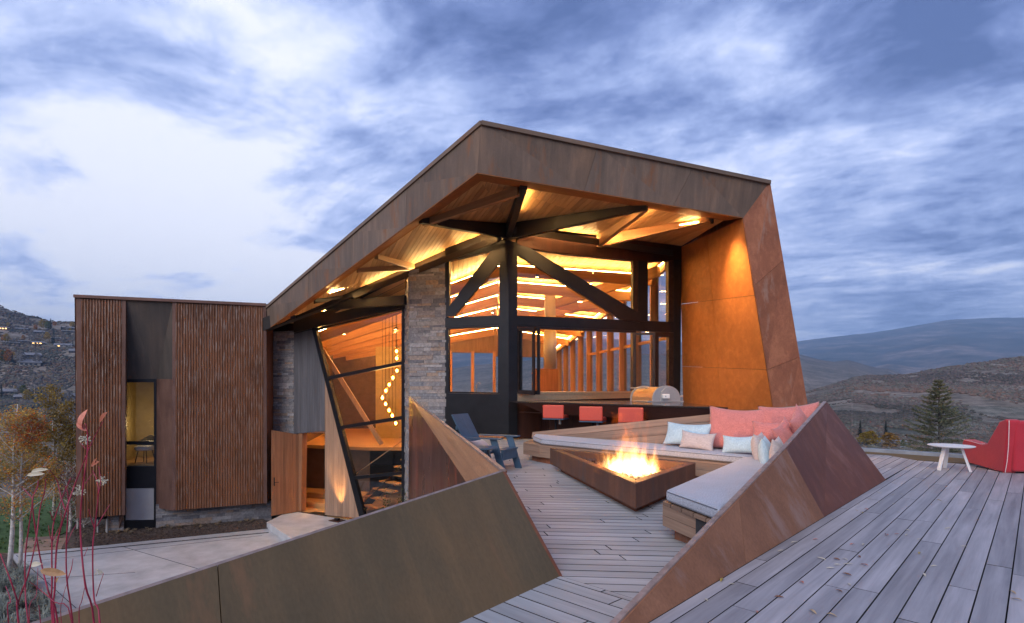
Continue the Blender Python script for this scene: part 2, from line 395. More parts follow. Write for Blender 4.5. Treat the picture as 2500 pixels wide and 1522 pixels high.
M['red_vinyl'] = plain('coral_vinyl', (.62, .085, .055), .5, 0, 40, .05, .05)
M['red_fab'] = fabric('red_felt', (.50, .025, .045), (.40, .016, .03), 220, var=.1)
M['piping'] = plain('white_piping', (.75, .62, .62), .7)
M['navy'] = plain('navy_paint', (.050, .105, .175), .55, 0, 8, .12, .03)
M['white'] = plain('white_paint', (.80, .80, .80), .4, 0, 8, .03, 0)
M['chrome'] = plain('brushed_steel', (.42, .42, .43), .5, .6, 40, .08, .03)
M['brass'] = plain('warm_steel', (.60, .42, .24), .38, .85, 20, .1, .03)
M['counter'] = plain('dark_polished_stone', (.045, .035, .032), .12, 0, 30, .4, 0)
M['dark_wall'] = plain('dark_plaster', (.10, .062, .04), .7, 0, 4, .2, .05)
M['warm_wall'] = plain('ochre_plaster', (.42, .33, .16), .8, 0, 4, .12, .03)
M['frost'] = plain('frosted_panel', (.47, .46, .46), .35, 0, 3, .06, 0)
M['stone'] = None
def stone_mat():
    m, nt, b = mat_new('ledge_stone')
    oi = nt.nodes.new('ShaderNodeObjectInfo')
    base = ramp_(nt, oi.outputs['Random'], [(0, (.13, .13, .15)), (.25, (.23, .23, .25)), (.45, (.30, .28, .27)), (.6, (.20, .21, .24)), (.78, (.34, .25, .19)), (.88, (.27, .28, .30)), (1, (.38, .37, .38))])
    n = noise_(nt, 14, 6, .7, (1, .35, 1), src='Object'); c = mixc(nt, .9, base, ramp_(nt, n, [(.3, (.5, .5, .52)), (.7, (1.45, 1.4, 1.35))]), 'MULTIPLY')
    nt.links.new(c, b.inputs['Base Color']); b.inputs['Roughness'].default_value = .85; bump_(nt, b, n, .7, .02); return m
M['stone'] = stone_mat()
M['leafy'] = attr_mat('foliage', .7, 2.0)
def _translucent(m):
    nt = m.node_tree; b = [n for n in nt.nodes if n.type == 'BSDF_PRINCIPLED'][0]; o = [n for n in nt.nodes if n.type == 'OUTPUT_MATERIAL'][0]
    t = nt.nodes.new('ShaderNodeBsdfTranslucent'); nt.links.new(b.inputs['Base Color'].links[0].from_socket, t.inputs[0]); mx = nt.nodes.new('ShaderNodeMixShader'); mx.inputs[0].default_value = .42
    nt.links.new(b.outputs[0], mx.inputs[1]); nt.links.new(t.outputs[0], mx.inputs[2]); nt.links.new(mx.outputs[0], o.inputs[0])
_translucent(M['leafy'])
M['scrub'] = attr_mat('scrub', .95, .25, .7, 1.25)
M['bark_white'] = plain('aspen_bark', (.50, .48, .46), .8, 0, 18, .35, .3)
M['bark'] = plain('dark_bark', (.09, .07, .055), .9, 0, 18, .3, .3)
M['twig_red'] = plain('red_dogwood_bark', (.33, .022, .055), .45, 0, 25, .3, .1)
M['led_hi'] = emit('led_strip_bright', (1.0, .57, .17), 75)
M['bulb'] = emit('amber_bulb', (1.0, .62, .16), 30)
M['amber'] = glass('amber_glass', (1.0, .72, .32), 1.45)
# ------------------------------------------------------------------ deck
zs = lambda ox, oy, s: (lambda x, y: (ox + x / s, oy + y / s))
z1 = zs(0, 650, 1.72); z2 = zs(600, 600, 2.1436); z3 = zs(1050, 550, 2.7271); z4 = zs(1050, 920, 2.9886); z5 = zs(1600, 940, 2.5778)
z6 = zs(1080, 980, 6.16); z7 = zs(640, 1030, 5.0); z8 = zs(1580, 980, 4.687); zb = zs(1250, 780, 4.928); zr = zs(650, 280, 1.8954)
ze = -2.76
B1 = G(1368, 1407); B2 = G(1120, 1522); bd = (B2 - B1).normalized()
T_ = P(1229, 1151, 4.10); S_ = P(999, 969, 12.9)
FT = vec(.388, 2.66, 0); fd = vec(.7105, .7037, 0)         # tip of the bench fin and its direction
FE = FT + fd * 14
seam = G(1566, 1467)
M['gap_shade'] = plain('shaded_board_edge', (.045, .043, .045), .9)  # near-black board sides: gap shade and weathering put into the colour
deck = empty('deck', (0, 0, 0)); props(deck, kind='structure', label='weathered grey timber roof deck')
# joists and dark void below the boards
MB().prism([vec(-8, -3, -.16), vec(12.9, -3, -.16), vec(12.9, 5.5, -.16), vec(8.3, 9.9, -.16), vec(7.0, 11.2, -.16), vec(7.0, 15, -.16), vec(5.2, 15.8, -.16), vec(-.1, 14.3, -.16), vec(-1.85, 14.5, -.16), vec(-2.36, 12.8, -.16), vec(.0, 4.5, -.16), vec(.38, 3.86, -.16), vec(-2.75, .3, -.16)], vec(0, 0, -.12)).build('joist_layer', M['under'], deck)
JT = bd * -1
far_e = G(2265, 1125.6)
# lower field: boards nearly parallel with the picture
lowpoly = [B1 + vec(-.02, .02, 0), FT + vec(.0, .0, 0), FE, vec(9.3, 14.2, 0), vec(5.15, 15.6, 0), vec(-.1, 14.15, 0), vec(-1.9, 14.5, 0), vec(-2.45, 12.8, 0), vec(-.22, 4.15, 0)]
def tri_split(parts, **k):
    o = []
    for i, p in enumerate(parts): o += boards(poly=p, **{**k, 'seed': k.get('seed', 1) + i}); 
    return o
lowA = [vec(B1.x, B1.y, 0), FT + (seam - B1) * 0, FE, vec(9.3, 14.2, 0), vec(5.15, 15.6, 0)]
ld = vec(.997, -.075, 0)
# convex pieces of the lower field (front piece ends on the diagonal seam)
tipx = FT + fd * .62
sd_ = (seam - B1).normalized()
X1 = B1 + sd_ * .857
pieceF = [B1, X1, vec(5.07, 7.3, 0), vec(-.98, 7.3, 0), B1 - sd_ * .5]
pieceM = [vec(-.98, 7.302, 0), vec(5.07, 7.302, 0), vec(5.70, 7.95, 0), vec(7.0, 12.6, 0), vec(5.15, 15.6, 0), vec(-.1, 14.13, 0), vec(-1.95, 14.52, 0), vec(-2.45, 12.8, 0)]
low = empty('deck_field', (0, 0, 0)); low.parent = deck
boards('board', pieceF, ld, .132, .012, .03, M['deck_low'], low, 1.9, vec(0, 0, 9), skew=-.30, seed=3, jit=.0008, edge=M['gap_shade'])
boards('board', pieceM, ld, .132, .012, .03, M['deck_low'], low, 2.4, vec(0, 0, 9), skew=-.22, seed=5, jit=.0008, edge=M['gap_shade'])
# diagonal field in front of the seam
fieldB = empty('deck_field', (0, 0, 0)); fieldB.parent = deck
pieceB = [B1 + bd * .003, X1 + bd * .003, FT - fd * 3.3, B1 + bd * 4.6]
boards('board', pieceB, sd_, .142, .011, .03, M['deck_low'], fieldB, 1.7, vec(0, 0, 9), skew=.1, seed=8, jit=.0008, edge=M['gap_shade'])
# upper field on the right
fieldU = empty('deck_field', (0, 0, 0)); fieldU.parent = deck
pd = vec(.7105, .7037, 0); pn = vec(.7037, -.7105, 0)
U1 = [FT - fd * 3.3 + pn * .006, FT + fd * 10.45 + pn * .006, G(2265, 1126.5), vec(12.6, 5.2, 0), vec(6.5, -1.2, 0)]
U2 = [vec(5.71, 7.96, 0), FT + fd * 10.45, G(2140, 1107.5), vec(7.0, 12.2, 0)]
boards('board', U1, pd, .1544, .0085, .032, M['deck_up'], fieldU, 3.4, vec(0, 0, 9), seed=12, jit=.001, edge=M['gap_shade'])
boards('board', U2, pd, .1544, .0085, .032, M['deck_up'], fieldU, 3.4, vec(0, 0, 9), seed=14, jit=.001, edge=M['gap_shade'])
# low kerb with glass balustrade beyond
cb = [vec(7.45, 11.35, 0), vec(8.70, 10.16, 0), vec(12.2, 6.95, 0), vec(16.5, 3.0, 0)]
kdir = (cb[2] - cb[0]).normalized(); kn = vec(.68, .73, 0)
ks = cb[0] - kdir * 1.6; ke = cb[0] + kdir * 11
fas = MB().prism([vec(ks.x, ks.y, 0) - kn * .30 + vec(0, 0, -.03), vec(ke.x, ke.y, 0) - kn * .30 + vec(0, 0, -.03), vec(ke.x, ke.y, .035) - kn * .04, vec(ks.x, ks.y, .035) - kn * .04], vec(0, 0, -.02))
bal = empty('glass_balustrade', ks); props(bal, 'frameless glass balustrade standing in a grey metal kerb along the far deck edge', 'railing')
MB().prism([ks, ke, ke + kn * .16, ks + kn * .16], vec(0, 0, .10)).build('kerb', M['chrome'] if 0 else plain('galvanised_kerb', (.30, .32, .36), .5, .3, 5, .2, .05), bal, kdir)
fas.build('rust_apron', M['steel_fin'], bal, kdir)
L = (ke - ks).length; s = 0.05; wpan = 1.52
while s < L - .1:
    a = ks + kdir * s + kn * .08; b2 = ks + kdir * min(L, s + wpan - .02) + kn * .08
    MB().prism([a + UP * .101, b2 + UP * .101, b2 + UP * 1.05, a + UP * 1.05], kn * .012).build('glass_panel', M['glass_rail'], bal)
    s += wpan
# ------------------------------------------------------------------ parapet fins on the left
par = empty('corten_parapet', (B1.x, B1.y, 0)); props(par, 'dark folded rusted steel parapet wedge in the foreground beside the deck', 'parapet')
Q_ = P(183, 1494, 1.9)
topdir = (Q_ - T_)
nrm = (B2 - B1).cross(T_ - B1).normalized()
if nrm.dot(vec(0, 0, H) - B1) < 0: nrm = -nrm
Qx = T_ + topdir * 1.5
Bx = B1 + bd * 5.2
sx = PLN(535, 1389, B1, B2, T_)      # seam top
sxb = B1 + bd * 1.9
Q2 = PLN(183, 1494, B1, B2, T_); Qx2 = T_ + (Q2 - T_) * 1.45
smt = T_ + (Q2 - T_) * ((PLN(535, 1390, B1, B2, T_) - T_).length / (Q2 - T_).length)
smb = PLN(541, 1522, B1, B2, T_); smbt = smt + (smb - smt) * 4.2
smbt.z = max(smbt.z, -.4)
g_ = (Q2 - T_).normalized() * .0025
pk = plate('front_panel', [B1, B1 + bd * 2.6 * 1, B1 + bd * 2.6 + (smt - B1 - bd * 2.6) * 1.0 - g_ * 0, T_], .012, M['steel_fin'], par)
bpy.data.objects.remove(pk)
lo = lerp(smt, smb, smt.z / (smt.z - smb.z)); lo.z = 0
plate('front_panel', [B1, lo, smt - g_, T_], .012, M['steel_fin'], par)
plate('front_panel', [lo + g_ * 2, Bx, Qx2, smt + g_], .012, M['steel_fin'], par)
edge_n = -nrm
MB().beam(T_ + edge_n * .02 + UP * .004, Qx2 + edge_n * .02 + UP * .004, .022, .022, nrm).build('cap', M['edge'], par)
MB().beam(B1 + edge_n * .02 + vec(.008, 0, 0), T_ + edge_n * .02 + vec(.008, 0, 0), .030, .035, nrm).build('end_edge', M['steel_leg'], par)
rearb = [T_ + edge_n * .05, Qx2 + edge_n * .05, vec(Qx2.x - .4, Qx2.y + .35, ze), vec(T_.x - .5, T_.y + .5, ze)]
plate('rear_panel', [rearb[0], rearb[1], rearb[2]], .01, M['steel_fin'], par, toward=vec(-9, 9, 0)); plate('rear_panel', [rearb[0], rearb[2], rearb[3]], .01, M['steel_fin'], par, toward=vec(-9, 9, 0))
par2 = empty('corten_parapet', (S_.x, S_.y, 0)); props(par2, 'long triangular copper coloured parapet running back to the stone pier', 'parapet')
K1 = P(1141, 1182, 4.85); Kd = (K1 - S_); K2 = S_ + Kd * 1.06
plate('upper_panel', [S_, T_, P(1190, 1190, 4.15), K2], .012, M['steel_tan'], par2, along=(T_ - S_)) if 0 else None
for i, (a, b, c) in enumerate([(S_, T_, K2)]):
    prev = S_
    ks_ = [0, .30, .55, .78, 1.0]
    for j in range(4):
        a0 = T_ + (K2 - T_) * (ks_[j] + .001); a1 = T_ + (K2 - T_) * (ks_[j + 1] - .001)
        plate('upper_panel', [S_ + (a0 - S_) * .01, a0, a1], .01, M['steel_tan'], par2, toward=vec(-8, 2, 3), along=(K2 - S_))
Sb = vec(S_.x - .03, S_.y, ze); K2b = vec(K2.x, K2.y, ze)
def lerp(a, b, t): return a + (b - a) * t
tt = [0, .14, .27, .42, .6, .8, 1.0]
for j in range(6):
    a, b = tt[j] + (.0008 if j else 0), tt[j + 1] - .0008
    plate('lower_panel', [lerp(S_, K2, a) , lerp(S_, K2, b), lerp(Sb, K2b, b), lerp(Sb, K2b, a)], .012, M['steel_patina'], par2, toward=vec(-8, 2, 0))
MB().beam(S_ + UP * .006, T_ + UP * .006, .035, .02).build('cap', M['edge'], par2)
plate('deck_side_panel', [S_ + vec(.03, 0, 0), T_ + vec(.03, .02, 0), vec(-.2, 4.15, -.1), vec(-2.42, 12.85, -.1)], .01, M['steel_leg'], par2, toward=vec(6, 9, 0))
# ------------------------------------------------------------------ sunken L bench
bench = empty('built_in_bench', (3, 7, 0)); props(bench, 'L-shaped wooden built-in bench backed by a folded rusted steel fin', 'bench')
mt = P(1920, 1097, 5.2); ap = P(2019.7, 982.7, 7.35); mb = vec(3.40, 5.58, 0); rb = vec(5.76, 7.80, 0)
mb = FT + fd * (mb - FT).dot(fd); rb = FT + fd * (rb - FT).dot(fd)
tip = FT + vec(0, 0, 0)
t1 = lerp(tip, mt, .62); b1_ = FT + fd * 2.05
FA = (ap - rb)
plate('fin_panel', [tip, b1_ - fd * .002, t1 - fd * .0015], .02, M['steel_bench'], bench, along=FA)
plate('fin_panel', [b1_ + fd * .002, mb, mt, t1 + fd * .0015], .02, M['steel_bench'], bench, along=FA)
plate('fin_panel', [mb, rb, ap, mt], .02, M['steel_bench'], bench, along=(ap - rb)) if 0 else None
M['steel_bench2'] = corten('corten_deep_red', (.10, .036, .025), (.155, .055, .034), (.22, .085, .05), .08, .55, .3, 1.1, spots=(.25, .11, .08))
plate('fin_panel', [mb, ap, mt], .02, M['steel_bench2'], bench, along=FA); plate('fin_panel', [mb + vec(.001, 0, 0), rb, ap], .02, M['steel_bench2'], bench, along=FA)
lfn = -pn
MB().beam(tip + lfn * .03, mt + lfn * .03, .04, .028).build('fin_edge', M['edge'], bench); MB().beam(mt + lfn * .03, ap + lfn * .03, .04, .028).build('fin_edge', M['edge'], bench)
# back slope and end of the fin body
bl0 = vec(2.595, 8.81, 0); bdv = vec(.714, -.70, 0); bno = vec(.70, .714, 0)     # back line, its direction, outward normal
def BL(s, z=0, o=0): return bl0 + bdv * s + bno * o + UP * z
apx = ap + vec(.0, .0, -.004)
topR = BL(2.30, 1.19, .26); topL = BL(-3.05, .47, .02)
plate('back_panel', [apx, topL + bno * .12, BL(-3.0, 0, .34), rb + vec(0, .0, 0)], .012, M['steel_bench'], bench, toward=vec(9, 12, 2))
sz = .345
boards('backrest_plank', [BL(-3.05, .35, 0), BL(2.55, .35, 0), apx - fd * .03 + vec(0, 0, -.01), topL], topR - topL, .155, .006, .03, M['bench_wood'], bench, 99, seed=4, jit=.001)
MB().prism([apx - bno * .02 + UP * .001, topL + UP * .001, topL + bno * .13 + UP * .001, apx + bno * .05 + UP * .001], vec(0, 0, -.03)).build('top_plank', M['bench_wood'], bench, bdv)
# seat boxes
f0 = vec(.51, 9.66, 0); fc = vec(3.19, 7.11, 0); r0 = vec(1.40, 4.83, 0); r1 = vec(1.63, 3.93, 0)
lb = vec(.22, 10.15, 0); lbb = BL(-3.0, 0, 0); cor = BL(1.9, 0, -.1)
zb0, zt = .11, .335
def seatbox(pts, nm):
    c = sum(pts, Vector()) / len(pts)
    MB().prism([p + (c - p).normalized() * .03 + UP * zb0 for p in pts], UP * (zt - zb0 - .03)).build('seat_carcass', M['under'], bench)
def face_boards(a, b, n=2, inward=None):
    h = (zt - .03 - zb0) / n
    for k in range(n):
        z0 = zb0 + k * h + .002
        o = inward * .025
        MB().prism([a + UP * z0, b + UP * z0, b + UP * (z0 + h - .004), a + UP * (z0 + h - .004)], o).build('face_board', M['bench_wood'], bench, b - a, off=(R_.uniform(0, 9), R_.uniform(0, 9)))
seatbox([lb, f0, fc, cor, lbb], 'a'); 
r1i = vec(1.70, 4.05, 0); fcb = BL(2.0, 0, -.05)
# right run stays inside the leaning fin
rin = [r0, vec(1.585, 4.06, 0), vec(1.72, 4.25, 0), vec(3.9, 6.75, 0), vec(3.6, 7.3, 0), fc]
seatbox(rin, 'b')
face_boards(f0, fc, 2, vec(.7, .71, 0)); face_boards(lb, f0, 2, vec(.6, .5, 0)); face_boards(r0, fc, 2, vec(.75, -.6, 0)); face_boards(r1i - vec(.085, -.04, 0), r0, 2, vec(.2, .9, 0))
# plank ends below the cushion and seat slats
def slats(poly, along, seed):
    boards('seat_slat', [p + UP * zt for p in poly], along, .14, .008, .028, M['bench_wood'], bench, 99, vec(0, 0, 9), seed=seed)
slats([lb, f0, fc, cor, lbb], bdv, 1); slats([r0, vec(1.60, 4.02, 0), vec(1.84, 4.30, 0), vec(3.85, 6.65, 0), fc], (fc - r0), 2)
MB().prism([p + (vec(1.9, 9.2, 0) - p) * .10 for p in (lb, f0, fc, cor, lbb)], UP * zb0).build('plinth', M['steel_leg'], bench)
pr = [G(1647, 1316.5), vec(1.72, 4.35, 0), vec(3.7, 6.7, 0), fc + vec(.15, .1, 0)]
MB().prism(pr, UP * zb0).build('plinth', M['steel_leg'], bench)
def cushion(name, poly, z0, z1, mat, label, inset=.02):
    bm = bmesh.new(); vs = [bm.verts.new((p.x, p.y, z0)) for p in poly]; f = bm.faces.new(vs)
    if f.normal.z == 0: bm.normal_update()
    r = bmesh.ops.extrude_face_region(bm, geom=[f]); top = [g for g in r['geom'] if isinstance(g, bmesh.types.BMVert)]
    for v in top: v.co.z = z1
    bmesh.ops.recalc_face_normals(bm, faces=bm.faces)
    me = bpy.data.meshes.new(name); bm.to_mesh(me); bm.free(); set_uv(me, UP)
    o = link(name, me, mat); m = o.modifiers.new('bevel', 'BEVEL'); m.width = .028; m.segments = 4; m.limit_method = 'NONE'
    for p in me.polygons: p.use_smooth = True
    props(o, label, 'cushion'); 
    # piping welts
    for zz in (z0 + .018, z1 - .018):
        c = sum((Vector((p.x, p.y, 0)) for p in poly), Vector()) / len(poly)
        ring = []
        n = len(poly)
        for i in range(n):
            a, b = Vector(poly[i]), Vector(poly[(i + 1) % n])
            L_ = (b - a).length; dd = (b - a) / L_
            for t in (.03, L_ - .03): q = a + dd * t; ring.append(vec(q.x, q.y, zz))
        ring.append(ring[0]); MB().tube(ring, .0045, 5).build('piping', M['cush_dark'], o)
    return o
M['cush_dark'] = plain('cushion_piping', (.15, .16, .19), .9)
# keep the left end of the bench cushion tapered
cushion('seat_cushion', [vec(.55, 9.72, 0), vec(3.20, 7.18, 0), vec(4.05, 7.35, 0), BL(-2.9, 0, -.05), vec(.42, 10.4, 0)], .34, .45, M['cush'], 'long pale grey seat cushion on the back run of the bench, tapered at one end')
cushion('seat_cushion', [vec(1.42, 4.80, 0), vec(1.615, 4.05, 0), vec(1.72, 4.20, 0), vec(3.86, 6.63, 0), vec(4.05, 7.33, 0), vec(3.20, 7.15, 0)], .342, .452, M['cush'], 'wide pale grey seat cushion on the right run of the bench beside the steel fin')
# ------------------------------------------------------------------ fire pit
zt_, zb_ = .36, .08
pF = vec(1.334, 5.61, 0); pL = vec(.657, 9.0, 0); pR = vec(2.542, 7.20, 0)
pc = (pF + pL + pR) / 3
pit = empty('fire_pit', (pc.x, pc.y, 0)); props(pit, 'triangular rusted steel fire pit trough burning in the middle of the deck', 'fire pit')
def inset_tri(tri, d):
    o = []
    for i in range(3):
        a, b, c = tri[i - 1], tri[i], tri[(i + 1) % 3]
        u = (a - b).normalized(); w = (c - b).normalized(); half = math.acos(max(-1, min(1, u.dot(w)))) / 2
        o.append(b + (u + w).normalized() * d / math.sin(half))
    return o
outer = [pF, pR, pL]; inner = inset_tri(outer, .11); pl_ = inset_tri(outer, .10)
for i in range(3):
    j = (i + 1) % 3
    a, b, c, d = outer[i], outer[j], inner[j], inner[i]
    mbx = MB(); vs = [p + UP * z for z in (zb_, zt_) for p in (a, b, c, d)]
    mbx.add(vs, [(3, 2, 1, 0), (4, 5, 6, 7), (0, 1, 5, 4), (1, 2, 6, 5), (2, 3, 7, 6), (3, 0, 4, 7)])
    mbx.build('side_wall', M['steel_pit'], pit, bevel=.008)
MB().prism([p + UP * .0 for p in pl_], UP * (zb_)).build('plinth', M['steel_leg'], pit)
MB().prism([p + UP * .235 for p in inset_tri(outer, .105)], UP * -.02).build('tray', M['under'], pit)
# lava rocks
def rock_mesh(r, seed):
    rr = random.Random(seed); bm = bmesh.new(); bmesh.ops.create_icosphere(bm, subdivisions=1, radius=r)
    for v in bm.verts: v.co *= rr.uniform(.7, 1.2)
    me = bpy.data.meshes.new('lava_rock'); bm.to_mesh(me); bm.free(); me.materials.append(M['rock']); return me
M['rock'] = plain('lava_rock', (.085, .05, .045), .9, 0, 40, .5, .5, dist=.01)
rks = [rock_mesh(.034, i) for i in range(6)]
rr = random.Random(3); cnt = 0
tri_in = inset_tri(outer, .17)
while cnt < 230:
    a, b = rr.random(), rr.random()
    if a + b > 1: a, b = 1 - a, 1 - b
    p = tri_in[0] + (tri_in[1] - tri_in[0]) * a * 1.0 + (tri_in[2] - tri_in[0]) * b * 1.0
    if (p - tri_in[0]).length > 2.6: 
        if rr.random() < .4: continue
    o = bpy.data.objects.new('lava_rock', rks[cnt % 6]); col.objects.link(o); o.parent = pit; o.matrix_parent_inverse = world_m(pit).inverted()
    o.location = p + UP * (.25 + rr.uniform(0, .035)); o.rotation_euler = (rr.random() * 6, rr.random() * 6, rr.random() * 6)
    s = rr.uniform(.7, 1.3); o.scale = (s, s, s * .8); cnt += 1
# flame: a small volume of burning gas
def flame():
    c = vec(1.56, 6.85, 0)
    m = bpy.data.materials.new('flame'); m.use_nodes = True; nt = m.node_tree; nt.nodes.clear(); L = nt.links.new
    o = nt.nodes.new('ShaderNodeOutputMaterial'); tc = nt.nodes.new('ShaderNodeTexCoord')
    sep = nt.nodes.new('ShaderNodeSeparateXYZ'); L(tc.outputs['Object'], sep.inputs[0])
    def mt_(op, a, b=None, clamp=False):
        q = nt.nodes.new('ShaderNodeMath'); q.operation = op; q.use_clamp = clamp
        for i, x in enumerate((a, b)):
            if x is None: continue
            if isinstance(x, (int, float)): q.inputs[i].default_value = x
            else: L(x, q.inputs[i])
        return q.outputs[0]
    x, y, z = sep.outputs
    mp = nt.nodes.new('ShaderNodeMapping'); mp.inputs['Scale'].default_value = (1, 1, .34); L(tc.outputs['Object'], mp.inputs[0])
    n = nt.nodes.new('ShaderNodeTexNoise'); n.inputs['Scale'].default_value = 10; n.inputs['Detail'].default_value = 5; n.inputs['Distortion'].default_value = .9; L(mp.outputs[0], n.inputs[0])
    # radius shrinks with height, ragged by noise
    rx = mt_('DIVIDE', x, .46); ry = mt_('DIVIDE', y, .56)
    r = mt_('SQRT', mt_('ADD', mt_('MULTIPLY', rx, rx), mt_('MULTIPLY', ry, ry)))
    zn = mt_('DIVIDE', z, .50)
    lim = mt_('SUBTRACT', 1.0, mt_('MULTIPLY', zn, 1.0))
    d = mt_('SUBTRACT', mt_('ADD', lim, mt_('MULTIPLY', mt_('SUBTRACT', n.outputs['Fac'], .5), mt_('ADD', mt_('MULTIPLY', zn, 5.0), 1.3))), r)
    dens = mt_('MULTIPLY', d, 1.9, True)
    low_ = mt_('SUBTRACT', 1.15, zn, True)
    col_ = nt.nodes.new('ShaderNodeValToRGB'); L(mt_('MULTIPLY', dens, low_), col_.inputs[0]); e = col_.color_ramp.elements
    e[0].position = 0; e[0].color = (1, .16, .015, 1); e[1].position = 1; e[1].color = (1, .72, .30, 1); q = e.new(.35); q.color = (1, .34, .05, 1)
    em = nt.nodes.new('ShaderNodeEmission'); L(col_.outputs[0], em.inputs[0]); L(mt_('MULTIPLY', mt_('POWER', dens, 1.6), mt_('ADD', mt_('MULTIPLY', mt_('POWER', low_, 2.6), 11.0), 1.6)), em.inputs[1])
    L(em.outputs[0], o.inputs['Volume'])
    me = MB().lathe([(.45, .0), (.62, .1), (.55, .4), (.30, .80)], (0, 0, 0), 16).mesh('flame'); 
    ob = link('flame', me, m); ob.location = (c.x, c.y, .27); ob.parent = pit; ob.matrix_parent_inverse = world_m(pit).inverted()
    l = bpy.data.lights.new('fire_light', 'POINT'); l.energy = 24; l.color = (1, .45, .13); l.shadow_soft_size = .18
    lo_ = bpy.data.objects.new('fire_light', l); lo_.location = (c.x, c.y, .50); col.objects.link(lo_)
flame()
# ------------------------------------------------------------------ house
house = empty('house', (0, 16, 0)); props(house, 'angular modern house clad in rusted steel, stone and glass with a folded cantilevered roof', 'house')
A_ = (vec(-7.98, 16.88, 0), vec(.927, .375, 0)); E_ = (vec(-5.03, 16.38, 0), vec(.884, -.467, 0).normalized())
L_ = (vec(-.1, 14.1, 0), vec(-.974, .225, 0).normalized()); Rr_ = (vec(-.1, 14.1, 0), vec(.958, .287, 0).normalized())
def on(pl, zf, *xy, off=0.0):
    n = vec(pl[1].y, -pl[1].x, 0); n = n if n.y < 0 else -n
    p0 = pl[0] + n * off
    return [V_(*zf(x, y), p0, pl[1]) for x, y in xy]
def nrm_of(pl):
    n = vec(pl[1].y, -pl[1].x, 0); return n if n.y < 0 else -n
def panel(name, pl, zf, xy, t, mat, parent=house, off=0.0, **k):
    return plate(name, on(pl, zf, *xy, off=off), t, mat, parent, **k)
full = lambda x, y: (x, y)
# ---- roof band (fascia) ----
At, Ab = P(650, 749, 16.88), P(654, 805, 16.88)
Bt, Bb = P(1175, 297, 10.0), P(1165, 424, 10.05)
Ct, Cb = P(1880, 443, 12.0), P(1814, 533, 12.0)
Fi, Fo = P(1905, 1102, 11.5), P(1991, 1102, 11.5)
cut = [0, .195, .40, .655, 1.0]
ptp = []
for k in range(4):
    a, b = cut[k] + .0005, cut[k + 1] - .0005
    # cut positions are measured in the photograph, so they bunch with depth
    fa = lambda t: t * 10.0 / (16.88 + t * (10.0 - 16.88)) if False else t * 16.88 / (10.0 + t * (16.88 - 10.0))
    ga, gb = 1 - (1 - a) * 10.0 / ((1 - a) * 10.0 + a * 16.88) if False else a, b
    def dd(t): return t * 16.88 / (t * 16.88 + (1 - t) * 10.0)
    a, b = dd(a), dd(b)
    q = [lerp(At, Bt, a), lerp(At, Bt, b), lerp(Ab, Bb, b), lerp(Ab, Bb, a)]
    plate('fascia', q[:3], .02, M['steel_fascia'], house); plate('fascia', [q[0], q[2], q[3]], .02, M['steel_fascia'], house)
for a, b in ((0, .36), (.361, .70), (.701, 1.0)):
    q = [lerp(Bt, Ct, a), lerp(Bt, Ct, b), lerp(Bb, Cb, b), lerp(Bb, Cb, a)]
    plate('fascia', q[:3], .02, M['steel_fascia'], house); plate('fascia', [q[0], q[2], q[3]], .02, M['steel_fascia'], house)
# coping strip along the roof edge
for p, q in ((At, Bt), (Bt, Ct)):
    MB().beam(p + vec(0, -.012, -.03), q + vec(0, -.012, -.03), .05, .085).build('coping', M['steel_fascia'], house, q - p)
# right leg
for a, b in ((0, .30), (.301, .66), (.661, 1.0)):
    q = [lerp(Ct, Fo, a), lerp(Ct, Fo, b), lerp(Cb, Fi, b), lerp(Cb, Fi, a)]
    plate('leg_panel', q[:3], .02, M['steel_leg'], house); plate('leg_panel', [q[0], q[2], q[3]], .02, M['steel_leg'], house)
# return (soffit lip) under the fascia
Nn = vec(-.1, 14.1, 5.86)
FRt = P(1660, 606, 15.75); FRt.z = 5.66
FRb = vec(FRt.x + .10, 15.70, -.05)
Bi, Ci, Ai = Bb + vec(.03, .62, .10), Cb + vec(-.22, .50, .10), Ab + vec(.42, .42, .08)
Ai = vec(Ab.x + .40, Ab.y - .06, Ab.z + .12)
for q in ([Ab, Bb, Bi, Ai], [Bb, Cb, Ci, Bi]):
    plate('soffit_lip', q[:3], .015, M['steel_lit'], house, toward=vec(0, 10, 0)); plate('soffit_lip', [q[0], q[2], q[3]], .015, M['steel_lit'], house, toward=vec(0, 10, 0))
# inner steel wall on the right, three leaning rows of panels
Wt0, Wt1 = Cb + vec(-.015, .02, 0), FRt; Wb0, Wb1 = Fi + vec(-.015, .02, 0), FRb
rows = [0, .34, .66, 1.0]; rowsb = [0, .30, .63, 1.0]
for r in range(3):
    c0 = [lerp(Wt0, Wb0, rows[r] + .0008), lerp(Wt0, Wb0, rows[r + 1] - .0008)]; c1 = [lerp(Wt1, Wb1, rowsb[r] + .0008), lerp(Wt1, Wb1, rowsb[r + 1] - .0008)]
    m0 = [lerp(c0[i], c1[i], .498) for i in (0, 1)]; m1 = [lerp(c0[i], c1[i], .502) for i in (0, 1)]
    for q in ([c0[0], m0[0], m0[1], c0[1]], [m1[0], c1[0], c1[1], m1[1]]):
        for tri in (q[:3], [q[0], q[2], q[3]]):
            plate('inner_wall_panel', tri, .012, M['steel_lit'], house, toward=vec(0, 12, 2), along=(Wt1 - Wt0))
MB().add([Wt0 + vec(.12, .05, .05), Wt1 + vec(.6, .5, .3), Wb1 + vec(.9, .5, 0), Wb0 + vec(.3, .05, 0)], [(0, 1, 3), (1, 2, 3)]).build('wall_backing', M['under'], house)
# outside skin of the leg and the right flank
plate('flank_panel', [Ct, Fo, vec(6.6, 16.5, -1)], .015, M['steel_leg'], house, toward=vec(20, 10, 0)); plate('flank_panel', [Ct, vec(6.6, 16.5, -1), vec(5.9, 17.0, 6.2)], .015, M['steel_leg'], house, toward=vec(20, 10, 0))
